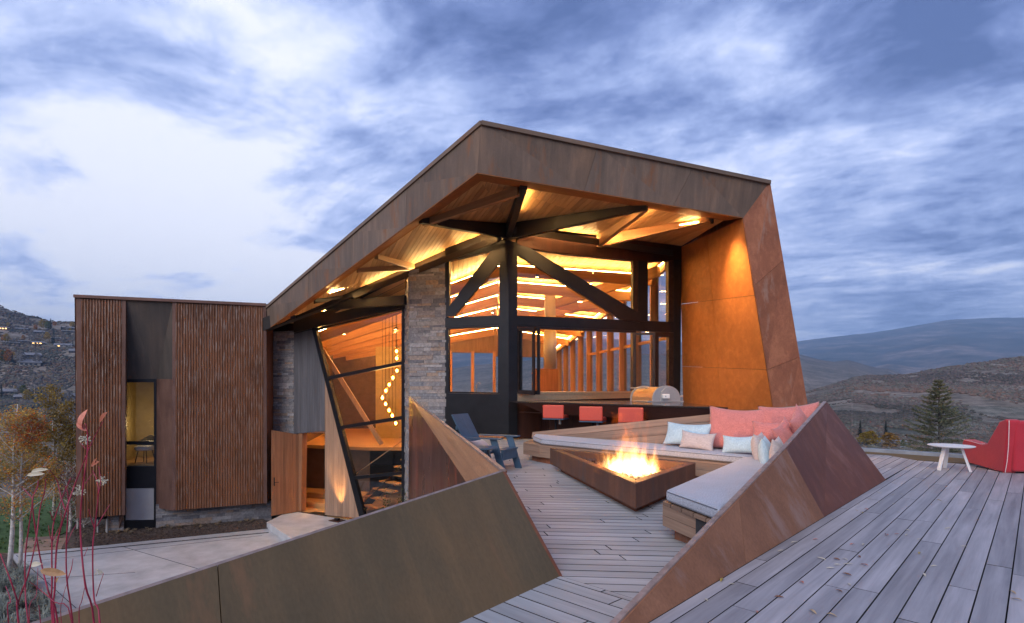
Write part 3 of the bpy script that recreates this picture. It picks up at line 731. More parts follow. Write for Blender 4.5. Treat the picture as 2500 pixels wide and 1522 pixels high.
# ---- soffit facets with boards ----
Sb_, Sc_, Sa_ = Bi + UP * .02, Ci + UP * .02, Ai + UP * .02
bdir = vec(-.17, .985, 0)
sofp = empty('soffit', (0, 12, 5), 0, house)
def ceil_boards(tri, seed, mat='soffit', d=bdir, parent=None, w=.135):
    c = sum(tri, Vector()) / 3
    MB().prism([p + UP * .035 for p in tri], UP * .03).build('soffit_deck', M['under'], parent or sofp)
    boards('soffit_board', tri, d, w, .012, .02, M[mat], parent or sofp, 99, c - UP * 5, seed=seed)
ceil_boards([Sb_, Nn, FRt + UP * .02], 21); ceil_boards([Sb_, FRt + UP * .02, Sc_], 22)
SaR = vec(-8.35, 17.6, 3.50)
ceil_boards([Sb_, Sa_, Nn], 23, d=vec(-.45, .9, 0)); 
ceil_boards([Sa_, SaR, Nn], 24, d=vec(-.45, .9, 0))
# ---- roof top ----
bR, bL = vec(3.6, 31, 4.6), vec(-10.2, 28.5, 4.2)
rt = [Bt - UP * .03 + vec(0, .03, 0), Ct - UP * .03 + vec(-.02, .03, 0), vec(5.9, 16.4, 6.25), bR, bL, vec(-9.2, 18.3, 4.2), At - UP * .03 + vec(.03, .03, 0)]
cen = vec(-.5, 17, 6.3)
mbx = MB(); 
for i in range(len(rt)):
    a, b = rt[i], rt[(i + 1) % len(rt)]; mbx.add([a, b, cen, a - UP * .06, b - UP * .06, cen - UP * .06], [(0, 1, 2), (5, 4, 3)])
mbx.build('roof', M['under'], house)
# ---- beams under the soffit ----
def bm_(p, q, w, h, mat, nm='beam', drop=0.0, h1=None):
    p = Vector(p); q = Vector(q)
    if h1 is not None:                                  # tapered towards the roof edge
        s = (q - p).cross(UP).normalized() * w
        return MB().prism([p - s / 2, q - s / 2, q - s / 2 - UP * h1, p - s / 2 - UP * h], s).build(nm, M[mat], house, q - p)
    return MB().beam(p - UP * (h / 2 + drop), q - UP * (h / 2 + drop), w, h).build(nm, M[mat], house, q - p)
Nt = Nn - UP * .01
def cl(u, v, a, b, c): return PLN(u, v, a, b, c)
M['beam_dark'] = wood('charred_beam', (.014, .011, .010), (.026, .019, .016), .5, 14, .1)
pb1 = lerp(Sa_, Sb_, .815); bm_(Nt, Nt + (pb1 - Nt) * 1.07, .13, .40, 'beam_dark', h1=.12)
pb2 = lerp(Sb_, Sc_, .150); bm_(Nt, Nt + (pb2 - Nt) * 1.07, .15, .40, 'beam_dark', h1=.12)
pb3 = lerp(Sb_, Sc_, .60); bm_(Nt, Nt + (pb3 - Nt) * 1.07, .14, .44, 'beam_dark', h1=.12)
# corner brace and V of the lighter beams
bm_(lerp(Sb_, Sc_, .135), lerp(Sa_, Sb_, .80), .11, .20, 'beam', h1=.12)
Vn = lerp(Nn, FRt, .50) + vec(-.02, -.10, -.01)
bm_(Vn, lerp(Sb_, Sc_, .64), .12, .32, 'beam', h1=.10); bm_(Vn, lerp(Sb_, Sc_, .93), .12, .34, 'beam', h1=.10)
# main dark beam following the left facade and the smaller ones
Le = vec(-8.2, 17.0, 3.62)
bm_(Nt, Le, .22, .40, 'beam_dark')
lb2 = lerp(Sa_, Sb_, .50); q2 = lerp(Nt, Le, .38)
bm_(lerp(Nt, Le, .335), lerp(Sa_, Sb_, .595), .10, .28, 'beam', h1=.10); bm_(lerp(Nt, Le, .335), lerp(Sa_, Sb_, .50), .10, .28, 'beam', h1=.10)
bm_(lerp(Nt, Le, .62), lerp(Sa_, Sb_, .25), .14, .30, 'beam_dark', h1=.12); bm_(lerp(Nt, Le, .84), lerp(Sa_, Sb_, .10), .13, .3, 'beam_dark', h1=.12)
# lower lit soffit facet between that beam and the entry glazing
hdL, hdR = on(E_, z2, (250, 405))[0], on(E_, z2, (838, 250))[0]
t0, t1_ = lerp(Nt, Le, .40) - UP * .02 + vec(0, .12, 0), Le + vec(-.1, .15, -.1)
ceil_boards([t0, t1_, hdL + vec(0, .1, 0)], 31, d=vec(-.6, .8, 0)); ceil_boards([t0, hdL + vec(0, .1, 0), hdR + vec(.15, .1, 0)], 32, d=vec(-.6, .8, 0))
bm_(on(E_, z2, (838, 262), off=.25)[0], P(*z2(330, 300), 16.6), .16, .26, 'beam_dark')
# LED strips above the outer beams (the warm glow on the soffit)
def led(p, q, w=.03, lift=-.06, side=None, s=None):
    p = Vector(p); q = Vector(q)
    return MB().beam(p, q, w, .012).build('led_strip', M['led'], house, q - p)
# ---- central post, left window bay ----
nL, nR = nrm_of(L_), nrm_of(Rr_)
postb = on(L_, z3, (462, 105), (522, 105)); 
panel('post', L_, z3, [(462, 100), (523, 100), (523, 1418), (462, 1400)], .16, M['black_steel'], off=.06)
panel('post', Rr_, z3, [(523, 100), (581, 118), (581, 1420), (523, 1418)], .16, M['black_steel'], off=.06)
wL = empty('window_bay', (-1, 14.2, 2), 0, house)
def pn_(xy, t=.14, off=0.02, mat='black_steel', nm='frame_member', pl=L_, par=None, zf=z3): return panel(nm, pl, zf, xy, t, M[mat], par or wL, off=off)
pn_([(100, 120), (462, 60), (462, 172), (405, 172), (125, 238), (100, 243)], mat='black_steel', nm='header')
pn_([(100, 244), (127, 238), (127, 560), (100, 600)], nm='jamb')
pn_([(405, 172), (462, 172), (462, 250), (160, 606), (104, 608), (104, 570)], .10, .05, nm='brace')
pn_([(100, 617), (462, 601), (462, 668), (100, 682)], .16, .03, nm='rail')
pn_([(100, 682), (122, 682), (122, 1118), (100, 1118)], nm='jamb')
pn_([(122, 1108), (455, 1114), (455, 1124), (122, 1118)], nm='sill')
pn_([(452, 668), (462, 668), (462, 1120), (452, 1120)], nm='jamb'); pn_([(122, 682), (452, 670), (452, 678), (122, 690)], nm='head')
pn_([(100, 1119), (462, 1125), (462, 1400), (100, 1385)], .14, .015, 'black_steel', 'apron_panel')
for xy in ([(100, 236), (420, 160), (100, 575)], [(462, 240), (462, 604), (160, 612)], [(120, 680), (455, 668), (455, 1118), (120, 1112)]):
    panel('pane', L_, z3, xy, .012, M['glass'], wL, off=-.06)
# ---- right window bay (kitchen pass-through) ----
wR = empty('window_bay', (2, 14.8, 2), 0, house)
pr_ = lambda xy, t=.14, off=.02, mat='black_steel', nm='frame_member', zf=z3: panel(nm, Rr_, zf, xy, t, M[mat], wR, off=off)
M['dark_frame'] = plain('dark_bronze_frame', (.040, .027, .024), .4, .5, 8, .3, .05)
pr_([(581, 40), (1675, 120), (1675, 232), (1450, 245), (1350, 235), (930, 193), (670, 156), (581, 128)], .18, .03, 'dark_red_steel', 'header')
pr_([(581, 128), (672, 156), (1400, 590), (1400, 650), (1270, 626), (581, 196)], .10, .055, 'black_steel', 'brace')
pr_([(581, 602), (1650, 646), (1650, 716), (581, 668)], .16, .03, 'black_steel', 'rail')
pr_([(581, 668), (1350, 700), (1350, 716), (581, 684)], .13, .015, 'dark_frame', 'head')
pr_([(1352, 232), (1388, 236), (1388, 640), (1352, 640)], nm='mullion', mat='dark_frame'); pr_([(1388, 236), (1450, 244), (1450, 640), (1388, 640)], .16, .05, 'black_steel', 'mullion')
pr_([(1587, 240), (1625, 240), (1625, 648), (1587, 646)], mat='dark_frame', nm='jamb'); pr_([(1625, 230), (1675, 230), (1665, 1200), (1625, 1200)], .16, .04, 'black_steel', 'post')
pr_([(1350, 700), (1372, 700), (1372, 1110), (1350, 1110)], mat='dark_frame', nm='mullion')
pr_([(1500, 712), (1522, 712), (1522, 1190), (1500, 1190)], mat='dark_frame', nm='mullion'); pr_([(1590, 716), (1625, 716), (1625, 1190), (1590, 1190)], mat='dark_frame', nm='jamb')
pr_([(1522, 712), (1590, 714), (1590, 745), (1522, 744)], mat='dark_frame', nm='head')
pr_([(581, 1112), (1350, 1106), (1350, 1120), (581, 1130)], .22, .05, 'brass', 'sill')
pr_([(575, 1131), (1352, 1121), (1352, 1150), (575, 1172)], .05, .03, 'brass', 'backsplash')
pr_([(1352, 1110), (1640, 1104), (1640, 1420), (575, 1420), (575, 1173), (1352, 1151)], .10, -.02, 'dark_red_steel', 'wall_below')
for xy in ([(581, 150), (672, 150), (1353, 228), (1353, 610), (581, 600)], [(1450, 240), (1587, 240), (1587, 644), (1450, 640)], [(1522, 742), (1590, 742), (1590, 1190), (1522, 1190)]):
    panel('pane', Rr_, z3, xy, .012, M['glass'], wR, off=-.06)
# folded bifold leaves at both ends of the opening
def leaf(x0, x1, y0, y1, y0b, y1b, mat, depth, dirv):
    lf = empty('folding_window', (0, 0, 0), 0, house)
    a = on(Rr_, z3, (x0, y0))[0]; b = on(Rr_, z3, (x0, y1))[0]
    tgt = V_(*z3(x1, y0b), a, dirv); tb = V_(*z3(x1, y1b), a, dirv)
    t = .07
    def fr(pts): return MB().prism(pts, dirv.cross(UP).normalized() * .05).build('frame', M[mat], lf)
    A0, A1, C0, C1 = a, b, tgt, tb
    w = (C0 - A0).normalized()
    fr([A0, A0 + w * t, A1 + w * t, A1]); fr([C0, C0 - w * t, C1 - w * t, C1])
    fr([A0 + w * t, C0 - w * t, C0 - w * t - UP * t, A0 + w * t - UP * t]); fr([A1 + w * t, C1 - w * t, C1 - w * t + UP * .10, A1 + w * t + UP * .10])
    MB().prism([A0 + w * t - UP * t, C0 - w * t - UP * t, C1 - w * t + UP * .10, A1 + w * t + UP * .10], dirv.cross(UP).normalized() * .012).build('pane', M['glass'], lf)
    return lf
leaf(584, 700, 688, 1122, 682, 1132, 'dark_frame', .6, vec(.80, -.60, 0)); leaf(600, 733, 690, 1120, 684, 1128, 'black_steel', .6, vec(.86, -.51, 0))
leaf(1352, 1500, 716, 1110, 716, 1150, 'dark_frame', .6, vec(.90, -.43, 0))
# ---- stone walls: every ledge stone its own piece ----
def stone_wall(name, q, h, wl, parent, seed, mx=.03, limit=300):
    """q = TL, TR, BR, BL of a planar quad; courses laid horizontally"""
    rr = random.Random(seed); TL, TR, BR, BL_ = [Vector(p) for p in q]
    w = empty(name, (BL_.x, BL_.y, BL_.z), 0, parent)
    d = (BR - BL_); d.z = 0; Lw = d.length; d.normalize(); n = vec(d.y, -d.x, 0); n = n if n.y < 0 else -n
    if abs(n.y) < .2: n = n if n.dot(vec(0, 0, 0) - BL_) > 0 else -n
    zb = min(BL_.z, BR.z); ztop = max(TL.z, TR.z)
    MB().prism([TL, TR, BR, BL_], -n * .2).build('mortar_core', M['under'], w)
    quad = [((p - BL_).dot(d), p.z - zb) for p in (TL, TR, BR, BL_)]
    z = 0; cntr = 0; rest = MB()
    while z < ztop - zb:
        hh = h * rr.choice([.6, .8, 1, 1.2, 1.5]); x = -rr.random() * wl
        while x < Lw:
            ww = wl * rr.uniform(.45, 1.7)
            c = clip_convex([(x + .002, z + .002), (x + ww - .002, z + .002), (x + ww - .002, z + hh - .002), (x + .002, z + hh - .002)], quad)
            if c:
                pr = rr.uniform(.004, mx); pts = [BL_ + d * a + UP * (zb - BL_.z + b) for a, b in c]
                # slightly pillowed face
                if cntr < limit:
                    MB().prism([p + n * pr for p in pts], -n * (pr + .02)).build('stone', M['stone'], w); cntr += 1
                else: rest.prism([p + n * pr for p in pts], -n * (pr + .02))
            x += ww
        z += hh
    if rest.v: props(rest.build('stone_remainder', M['stone'], w), kind='stuff')
    return w
pier = [V_(*z2(862, 136), *L_), V_(*z2(1047, 84), *L_), vec(*V_(*z2(1047, 84), *L_).xy, -.6), vec(*V_(*z2(862, 136), *L_).xy, -.6)]
pier = [V_(1000, 661, *L_), V_(1089.5, 636, *L_)]; pier += [vec(pier[1].x, pier[1].y, ze), vec(pier[0].x, pier[0].y, ze)]
stone_wall('stone_pier', pier, .085, .40, house, 5)
e_end = on(E_, full, (989, 800))[0]
sidew = [vec(e_end.x, e_end.y, 4.3), vec(pier[0].x - .005, pier[0].y + .005, 4.65), vec(pier[0].x - .005, pier[0].y + .005, ze), vec(e_end.x, e_end.y, ze)]
stone_wall('stone_pier', sidew, .085, .3, house, 6)
sl0 = vec(-8.28, 18.05, 0); sl1 = on(E_, full, (718, 900))[0]
swq = [vec(*V_(668, 810, sl1, vec(.9, -.3, 0)).xy, 3.35), vec(sl1.x, sl1.y, 3.35), vec(sl1.x, sl1.y, ze), vec(*V_(668, 810, sl1, vec(.9, -.3, 0)).xy, ze)]
stone_wall('stone_wall', swq, .075, .36, house, 7)
# ---- portal left leg: front strip and warm return ----
lr0 = A_[0] + vec(0, -.02, 0)
lr1 = V_(667, 900, A_[0], vec(-.25, 1, 0))
plate('leg_return', [vec(lr0.x, lr0.y, 3.4), vec(lr1.x, lr1.y, 3.45), vec(lr1.x, lr1.y, ze + .3), vec(lr0.x, lr0.y, ze + .42)], .03, M['steel_leg'], house, toward=vec(0, 12, 0))
plate('upper_filler', [vec(lr1.x - .3, lr1.y + .1, 3.2), vec(sl1.x + .1, sl1.y + .12, 3.2), vec(sl1.x + .1, sl1.y + .12, 4.3), vec(lr1.x - .3, lr1.y + .1, 4.0)], .05, M['dark_red_steel'], house)
lrx = lr1; swx = swq[0]
plate('dark_reveal', [vec(lrx.x, lrx.y, 3.45), vec(swx.x, swx.y + .02, 3.45), vec(swx.x, swx.y + .02, ze), vec(lrx.x, lrx.y, ze)], .03, M['dark_red_steel'], house)
# ---- entry glazing (slanted curtain wall) ----
gz = empty('entry_glazing', (-4.5, 16, 0), 0, house)
def ge(xy, t=.10, off=0.03, mat='black_steel', nm='mullion', par=None): return panel(nm, E_, z2, xy, t, M[mat], par or gz, off=off)
ge([(250, 380), (840, 238), (840, 318), (250, 455)], .16, .05, 'beam_dark', 'header')
ge([(345, 432), (362, 428), (622, 1424), (596, 1432)], .12, .045, 'black_steel', 'slanted_mullion')
ge([(815, 322), (829, 318), (829, 1440), (815, 1440)], .12, .035, nm='jamb')
ge([(365, 436), (815, 328), (815, 336), (368, 444)], .08, nm='head')
def slx(y): return 357 + (y - 432) * .264
for yl, yr, h in ((686, 606, 17), (944, 892, 18), (1208, 1182, 17)):
    ge([(slx(yl), yl), (815, yr), (815, yr + h), (slx(yl + h), yl + h)], .11, .038)
ys = [(440, 330), (695, 614), (953, 901), (1216, 1190), (1560, 1560)]
for k in range(4):
    (a0, a1), (b0, b1) = ys[k], ys[k + 1]
    if k == 3: b0 = b1 = 1440
    panel('pane', E_, z2, [(slx(a0), a0), (815, a1), (815, b1), (slx(b0), b0)], .012, M['glass'], gz, off=-.02)
# siding left of the slanted mullion
sd = empty('siding_wall', (-5.6, 16.6, 0), 0, house)
def eb(xy, mat, seed, w=.125, off=.02): 
    boards('siding_board', on(E_, z2, *xy, off=off), UP, w, .004, .03, M[mat], sd, 99, seed=seed, jit=.001)
eb([(252, 462), (346, 440), (426, 760), (414, 970), (252, 985)], 'siding_dark', 41, .115)
eb([(414, 700), (600, 1428), (414, 1410)], 'siding', 42)
panel('backing', E_, z2, [(252, 456), (346, 436), (604, 1430), (414, 1412), (414, 970), (252, 985)], .12, M['under'], sd, off=-.012)
panel('wall_reveal', E_, z2, [(250, 972), (415, 965), (415, 978), (250, 986)], .25, M['door_wood'], sd, off=-.02)
# door frame and open leaf
dr = empty('entry_door', (-6.8, 17, ze), 0, house)
panel('frame', E_, z2, [(276, 985), (296, 985), (290, 1392), (276, 1392)], .2, M['door_wood'], dr, off=.0)
panel('threshold', E_, z2, [(272, 1394), (414, 1412), (414, 1418), (272, 1400)], .3, M['black_steel'], dr, off=.02)
hg = on(E_, full, (729, 1061))[0]; hgb = vec(hg.x, hg.y, ze + .02)
fr_ = G(663, 1262, ze); ddir = vec(fr_.x - hg.x, fr_.y - hg.y, 0).normalized(); wd = (vec(fr_.x, fr_.y, 0) - vec(hg.x, hg.y, 0)).length
htop = H + (950 - 1061) / F * hg.y
hf = H + (950 - 1053) / F * fr_.y
lq = [vec(hg.x, hg.y, htop), vec(fr_.x, fr_.y, hf + .03), vec(fr_.x, fr_.y, ze + .02), hgb]
boards('door_board', lq, UP, .088, .004, .02, M['door_wood'], dr, 99, seed=51)
plate('door_core', [p + vec(0, .025, 0) for p in lq], .04, M['black_steel'], dr)
MB().beam(vec(fr_.x + .10, fr_.y - .03, ze + 1.0), vec(fr_.x + .10, fr_.y - .03, ze + 1.28), .03, .02, vec(0, 1, 0)).build('handle', M['black_steel'], dr)
MB().beam(vec(fr_.x + .10, fr_.y - .07, ze + 1.12), vec(fr_.x + .24, fr_.y, ze + 1.12), .015, .015).build('handle', M['black_steel'], dr)
# ---- left wing, corrugated cladding ----
wg = house; nA = nrm_of(A_)
def corrug(name, x0, x1, yt0, yt1, yb0, yb1, pitch=.070):
    TL, TR, BR, BL_ = on(A_, z1, (x0, yt0), (x1, yt1), (x1, yb1), (x0, yb0))
    d = (TR - TL); d.z = 0; W = d.length; d.normalize()
    bm = MB(); n = int(W / pitch); vs = []
    prof = [(0, .0), (.12, .028), (.50, .028), (.62, 0)]
    xs = []
    for i in range(n):
        for a, h in prof: xs.append(((i + a) * W / n, h))
    xs.append((W, 0))
    for x, h in xs:
        t = x / W
        for z in (TL.z + (TR.z - TL.z) * t, BL_.z + (BR.z - BL_.z) * t): p = TL + d * x + nA * h; vs.append(vec(p.x, p.y, z))
    fs = [(2 * i, 2 * i + 1, 2 * i + 3, 2 * i + 2) for i in range(len(xs) - 1)]
    bm.add(vs, fs); o = bm.build(name, M['corr'], wg)
    plate('sheathing', [p - nA * .004 for p in (TL, TR, BR, BL_)], .16, M['under'], wg)
    return o
corrug('corrugated_cladding', 341, 513, 138, 144, 1058, 1045); corrug('corrugated_cladding', 737, 1107, 155, 168, 1025, 996)
M['trim_plum'] = corten('corten_plum_trim', (.10, .058, .05), (.16, .088, .07), (.22, .13, .10), .3, .5, .2, 2)
for xy in ([(322, 135), (341, 136), (341, 1059), (322, 1060)], [(513, 142), (528, 143), (524, 1045), (513, 1046)], [(724, 152), (737, 153), (737, 1026), (722, 1027)], [(1107, 166), (1118, 167), (1121, 996), (1107, 997)]):
    panel('trim', A_, z1, xy, .14, M['trim_plum'], wg, off=.032)
pA1 = on(A_, z1, (312, 124), (1118, 161)); MB().beam(pA1[0] + nA * .0 - UP * .02, pA1[1] + nA * .0 - UP * .02, .16, .085).build('coping', M['trim_plum'], wg, pA1[1] - pA1[0])
panel('side_trim', A_, z1, [(313, 134), (322, 135), (322, 1060), (318, 700)], .1, M['dark_red_steel'], wg, off=-.01)
# recess: folded plates round the tall window
Wn = (A_[0] - nA * .5, A_[1])
fa = on(A_, z1, (528, 143), (724, 152), (737, 153)); fw = on(Wn, z1, (527, 476), (658, 474), (655, 1014))
fq = on(A_, z1, (735, 475), (722, 1027))
fw0 = on(Wn, z1, (500, 476))[0]
plate('fold_plate', [fa[0], fa[1], fw[1]], .02, M['steel_dark'], wg); plate('fold_plate', [fa[0], fw[1], fw0], .02, M['steel_dark'], wg)
plate('fold_plate', [fa[1], fq[0], fw[1]], .02, M['steel_dark'], wg)
plate('return_plate', [fw[1], fq[0], fq[1]], .02, M['trim_plum'], wg); plate('return_plate', [fw[1], fq[1], fw[2]], .02, M['trim_plum'], wg)
lret = on(A_, z1, (522, 150), (520, 1045)); lretw = on(Wn, z1, (500, 150), (500, 1110))
plate('return_plate', [lret[0], lretw[0], vec(lretw[1].x, lretw[1].y, lretw[1].z), lret[1]], .02, M['trim_plum'], wg, toward=vec(4, 12, 0))
tw_ = empty('tall_window', (fw[0].x, fw[0].y, 0), 0, house)
pw = lambda xy, t=.08, off=0.0, mat='black_steel', nm='frame': panel(nm, Wn, z1, xy, t, M[mat], tw_, off=off)
pw([(500, 476), (657, 474), (657, 488), (500, 488)]); pw([(646, 488), (657, 488), (656, 1105), (646, 1105)], .10, .01)
pw([(500, 488), (530, 488), (527, 1108), (500, 1110)]); pw([(529, 736), (646, 735), (646, 750), (529, 750)]); pw([(528, 841), (646, 840), (646, 932), (528, 934)], .08, .006, 'black_steel', 'spandrel')
pw([(528, 1068), (646, 1066), (654, 1108), (520, 1112)], .12, .02, 'black_steel', 'sill')
pw([(528, 934), (646, 932), (646, 1066), (528, 1070)], .03, -.02, 'frost', 'frosted_pane')
panel('pane', Wn, z1, [(530, 487), (647, 487), (647, 737), (530, 737)], .01, M['glass'], tw_, off=-.03); panel('pane', Wn, z1, [(528, 750), (647, 750), (647, 841), (528, 841)], .01, M['glass'], tw_, off=-.03)
# little room behind
rA, rB = on(Wn, z1, (470, 840), (700, 840)); fz = rA.z - .02
bk = -nA * 2.4
inr = empty('room', (rA.x, rA.y, fz), 0, house)
c0, c1 = vec(rA.x, rA.y, fz), vec(rB.x, rB.y, fz); off_ = -nA * .12
MB().prism([c0 + off_, c1 + off_, c1 + bk + A_[1] * 1.5, c0 + bk], UP * -.05).build('floor', M['floor_wood'], inr, A_[1])
MB().prism([c0 + bk, c1 + bk + A_[1] * 1.5, c1 + bk + A_[1] * 1.5 + UP * 3, c0 + bk + UP * 3], bk * .05).build('back_wall', M['warm_wall'], inr)
MB().prism([c0 + off_, c0 + bk, c0 + bk + UP * 3, c0 + off_ + UP * 3], A_[1] * -.05).build('side_wall', M['warm_wall'], inr); MB().prism([c1 + off_, c1 + bk + A_[1] * 1.5, c1 + bk + A_[1] * 1.5 + UP * 3, c1 + off_ + UP * 3], A_[1] * .05).build('side_wall', M['warm_wall'], inr)
MB().prism([c0 + UP * 3 + off_, c1 + UP * 3 + off_, c1 + bk + A_[1] * 1.5 + UP * 3, c0 + bk + UP * 3], UP * .05).build('ceiling', M['warm_wall'], inr)
def lamp(name, loc, e, size=.12, c=(1, .60, .24), typ='POINT', **k):
    l = bpy.data.lights.new(name, typ); l.energy = e; l.color = c
    if typ in ('POINT', 'SPOT'): l.shadow_soft_size = size
    if typ == 'AREA': l.size = size
    for a, b in k.items(): setattr(l, a, b)
    o = bpy.data.objects.new(name, l); o.location = loc; col.objects.link(o); return o
lamp('room_lamp', c0 * .5 + c1 * .5 + bk * .55 + UP * 1.2, 9, .12, (1, .70, .34))
# stone base and closing walls of the wing
sA = (A_[0] - nA * .42, A_[1])
def base(x0, x1, yb0, yb1, yt0, yt1, seed):
    q = on(sA, z1, (x0, yt0), (x1, yt1), (x1, yb1), (x0, yb0)); stone_wall('stone_base', q, .07, .34, house, seed, .02)
base(442, 520, 1122, 1112, 1030, 1030, 8); base(655, 1140, 1104, 1068, 1000, 985, 9)
wl = on(A_, z1, (320, 1060))[0]; wtz = on(A_, z1, (320, 134))[0].z; wr = on(A_, z1, (1118, 996))[0]; wrz = on(A_, z1, (1118, 166))[0].z
dp = -nA * 6
for q in ([vec(wl.x, wl.y, wl.z), vec(wl.x, wl.y, wtz)], ):
    plate('end_wall', [q[0], q[1], q[1] + dp, q[0] + dp], .05, M['corr'], wg, toward=vec(-20, 15, 0))
plate('wing_floor', [wl - nA * .62 + UP * .05, wr - nA * .62 + UP * .05, wr + dp + UP * .05, wl + dp + UP * .05], .05, M['dark_red_steel'], wg, toward=vec(-9, 15, -9))
plate('wing_roof', [vec(wl.x, wl.y, wtz) - nA * .05, vec(wr.x, wr.y, wrz) - nA * .05, vec(wr.x, wr.y, wrz) + dp, vec(wl.x, wl.y, wtz) + dp], .05, M['under'], wg, toward=vec(-9, 15, 99))
mp_ = on(sA, z1, (425, 1120))[0]
mt_ = empty('utility_box', (mp_.x, mp_.y, mp_.z)); props(mt_, 'small dark utility box on two thin legs below the corrugated left wing', 'utility box')
for dx in (-.1, .18): MB().beam(mp_ + vec(dx, 0, -.05), mp_ + vec(dx, 0, .95), .04, .04, vec(0, 1, 0)).build('leg', M['chrome'], mt_)
MB().box(mp_ + vec(.04, -.06, .60), .3, .12, .34).build('box', M['black_steel'], mt_, bevel=.01)
# ---- outdoor counter ----
ct = empty('outdoor_counter', (1, 13, 0)); props(ct, 'long dark outdoor bar counter in front of the open kitchen window', 'counter')
cz = 1.06
c_ = [vec(-.02, 13.9, 0), vec(.10, 13.55, 0), vec(3.75, 9.03, 0), vec(4.05, 11.95, 0), vec(4.45, 15.28, 0)]
MB().prism([p + UP * (cz - .035) for p in c_], UP * .035).build('worktop', M['counter'], ct, bevel=.004)
cd = (c_[2] - c_[1]).normalized(); cn = vec(-cd.y, cd.x, 0); cn = cn if cn.y > 0 else -cn
a, b = c_[1] + cn * .02 + cd * .12, c_[2] + cn * .02 - cd * .04
MB().prism([a + UP * (cz - .036), b + UP * (cz - .036), b + UP * (cz - .27), a + cd * .9 + UP * (cz - .27)], cn * .03).build('apron', M['dark_red_steel'], ct, cd)
a2, b2 = a + cn * .42 + cd * .7, b + cn * .42
for k in range(6):
    p, q = lerp(a2, b2, k / 6 + .001), lerp(a2, b2, (k + 1) / 6 - .001)
    MB().prism([p, q, q + UP * (cz - .30), p + UP * (cz - .30)], cn * .03).build('cabinet_panel', M['dark_red_steel'], ct)
MB().prism([a2, a2 + UP * .76, vec(.8, 14.2, .76), vec(.8, 14.2, 0)], vec(.03, .0, 0)).build('cabinet_panel', M['dark_red_steel'], ct)
MB().prism([b2 - cd * .02, b2 - cd * .02 + UP * .76, c_[3] + vec(-.06, 0, .76), c_[3] + vec(-.06, 0, 0)], vec(-.03, 0, 0)).build('cabinet_panel', M['dark_red_steel'], ct)
MB().prism([a + UP * (cz - .29), b + UP * (cz - .29), b2 + UP * (cz - .29), a2 + UP * (cz - .29)], UP * .02).build('apron_bottom', M['dark_red_steel'], ct)
# ---- interior ----
ir = empty('interior', (0, 20, 0), 0, house)
bRi, bLi, bM = vec(2.75, 30.2, 3.85), vec(-9.4, 27.6, 3.4), vec(-1.0, 29.3, 4.5)
Ni, FRi, Lfi = vec(-.15, 14.42, 5.72), vec(5.05, 15.98, 5.52), on(E_, z2, (250, 470), off=-.15)[0]
PRi = on(E_, z2, (838, 322), off=-.15)[0]
Pt = vec(-3.1, 15.0, 4.62)
icl = empty('ceiling', (0, 20, 5), 0, house)
def iceil(tri, seed, d=vec(-.17, .985, 0)): ceil_boards(tri, seed, 'soffit', d, icl, .15)
iceil([Ni, FRi, bRi], 61); iceil([Ni, bRi, bM], 62); iceil([Ni, bM, Pt], 63); iceil([Pt, bM, bLi], 64); iceil([Pt, bLi, Lfi], 65); iceil([Pt, Lfi, PRi], 66, vec(-.6, .8, 0))
def ceil_z(x, y):
    best = None
    for t in ([Ni, FRi, bRi], [Ni, bRi, bM], [Ni, bM, Pt], [Pt, bM, bLi], [Pt, bLi, Lfi]):
        a, b, c = t; det = (b.x - a.x) * (c.y - a.y) - (c.x - a.x) * (b.y - a.y)
        u = ((x - a.x) * (c.y - a.y) - (c.x - a.x) * (y - a.y)) / det; v = ((b.x - a.x) * (y - a.y) - (x - a.x) * (b.y - a.y)) / det
        if u >= -.01 and v >= -.01 and u + v <= 1.01: return a.z + u * (b.z - a.z) + v * (c.z - a.z)
    return None
def wallx_r(y): return FRi.x + (bRi.x - FRi.x) * (y - FRi.y) / (bRi.y - FRi.y)
def wallx_l(y): return Lfi.x + (bLi.x - Lfi.x) * (y - Lfi.y) / (bLi.y - Lfi.y)
def midx(y): return Ni.x + (bM.x - Ni.x) * (y - Ni.y) / (bM.y - Ni.y)
def ibeam(x0, y0, x1, y1, h=.34, w=.12, strip=True, both=False):
    z0, z1_ = ceil_z(x0, y0), ceil_z(x1, y1)
    if z0 is None or z1_ is None: return
    p, q = vec(x0, y0, z0 - .03), vec(x1, y1, z1_ - .03)
    MB().beam(p - UP * (h / 2 + .22), q - UP * (h / 2 + .22), w, h).build('beam', M['beam'], ir, q - p)
    if strip:
        s = (q - p).normalized().cross(UP).normalized()
        for sg in (1,):
            MB().beam(p - UP * .20, q - UP * .20, w * .8, .012).build('led_strip', M['led_hi' if max(x0, x1) < .6 else 'led'], ir, q - p)
for y in (17.0, 18.8, 20.6, 22.6, 24.8, 27.0):
    mx_ = midx(y)
    ibeam(wallx_r(y) - .15, y + .2, mx_ + .05, y - .5, both=True)
    ibeam(mx_ - .05, y - .5, max(wallx_l(y + .6) + .25, -8.8), y + .6, both=True)
# diagonals
ibeam(4.6, 16.3, 1.6, 20.0, strip=False); ibeam(4.2, 19.2, .6, 22.4, strip=False)
# ridge-line beam and slope edge strip along the right wall
MB().beam(FRi + vec(-.25, .2, -.28), bRi + vec(-.25, -.2, -.28), .10, .30).build('beam', M['beam'], ir, bRi - FRi)
MB().beam(FRi + vec(-.34, .2, -.20), bRi + vec(-.34, -.2, -.20), .03, .012).build('led_strip', M['led'], ir, bRi - FRi)
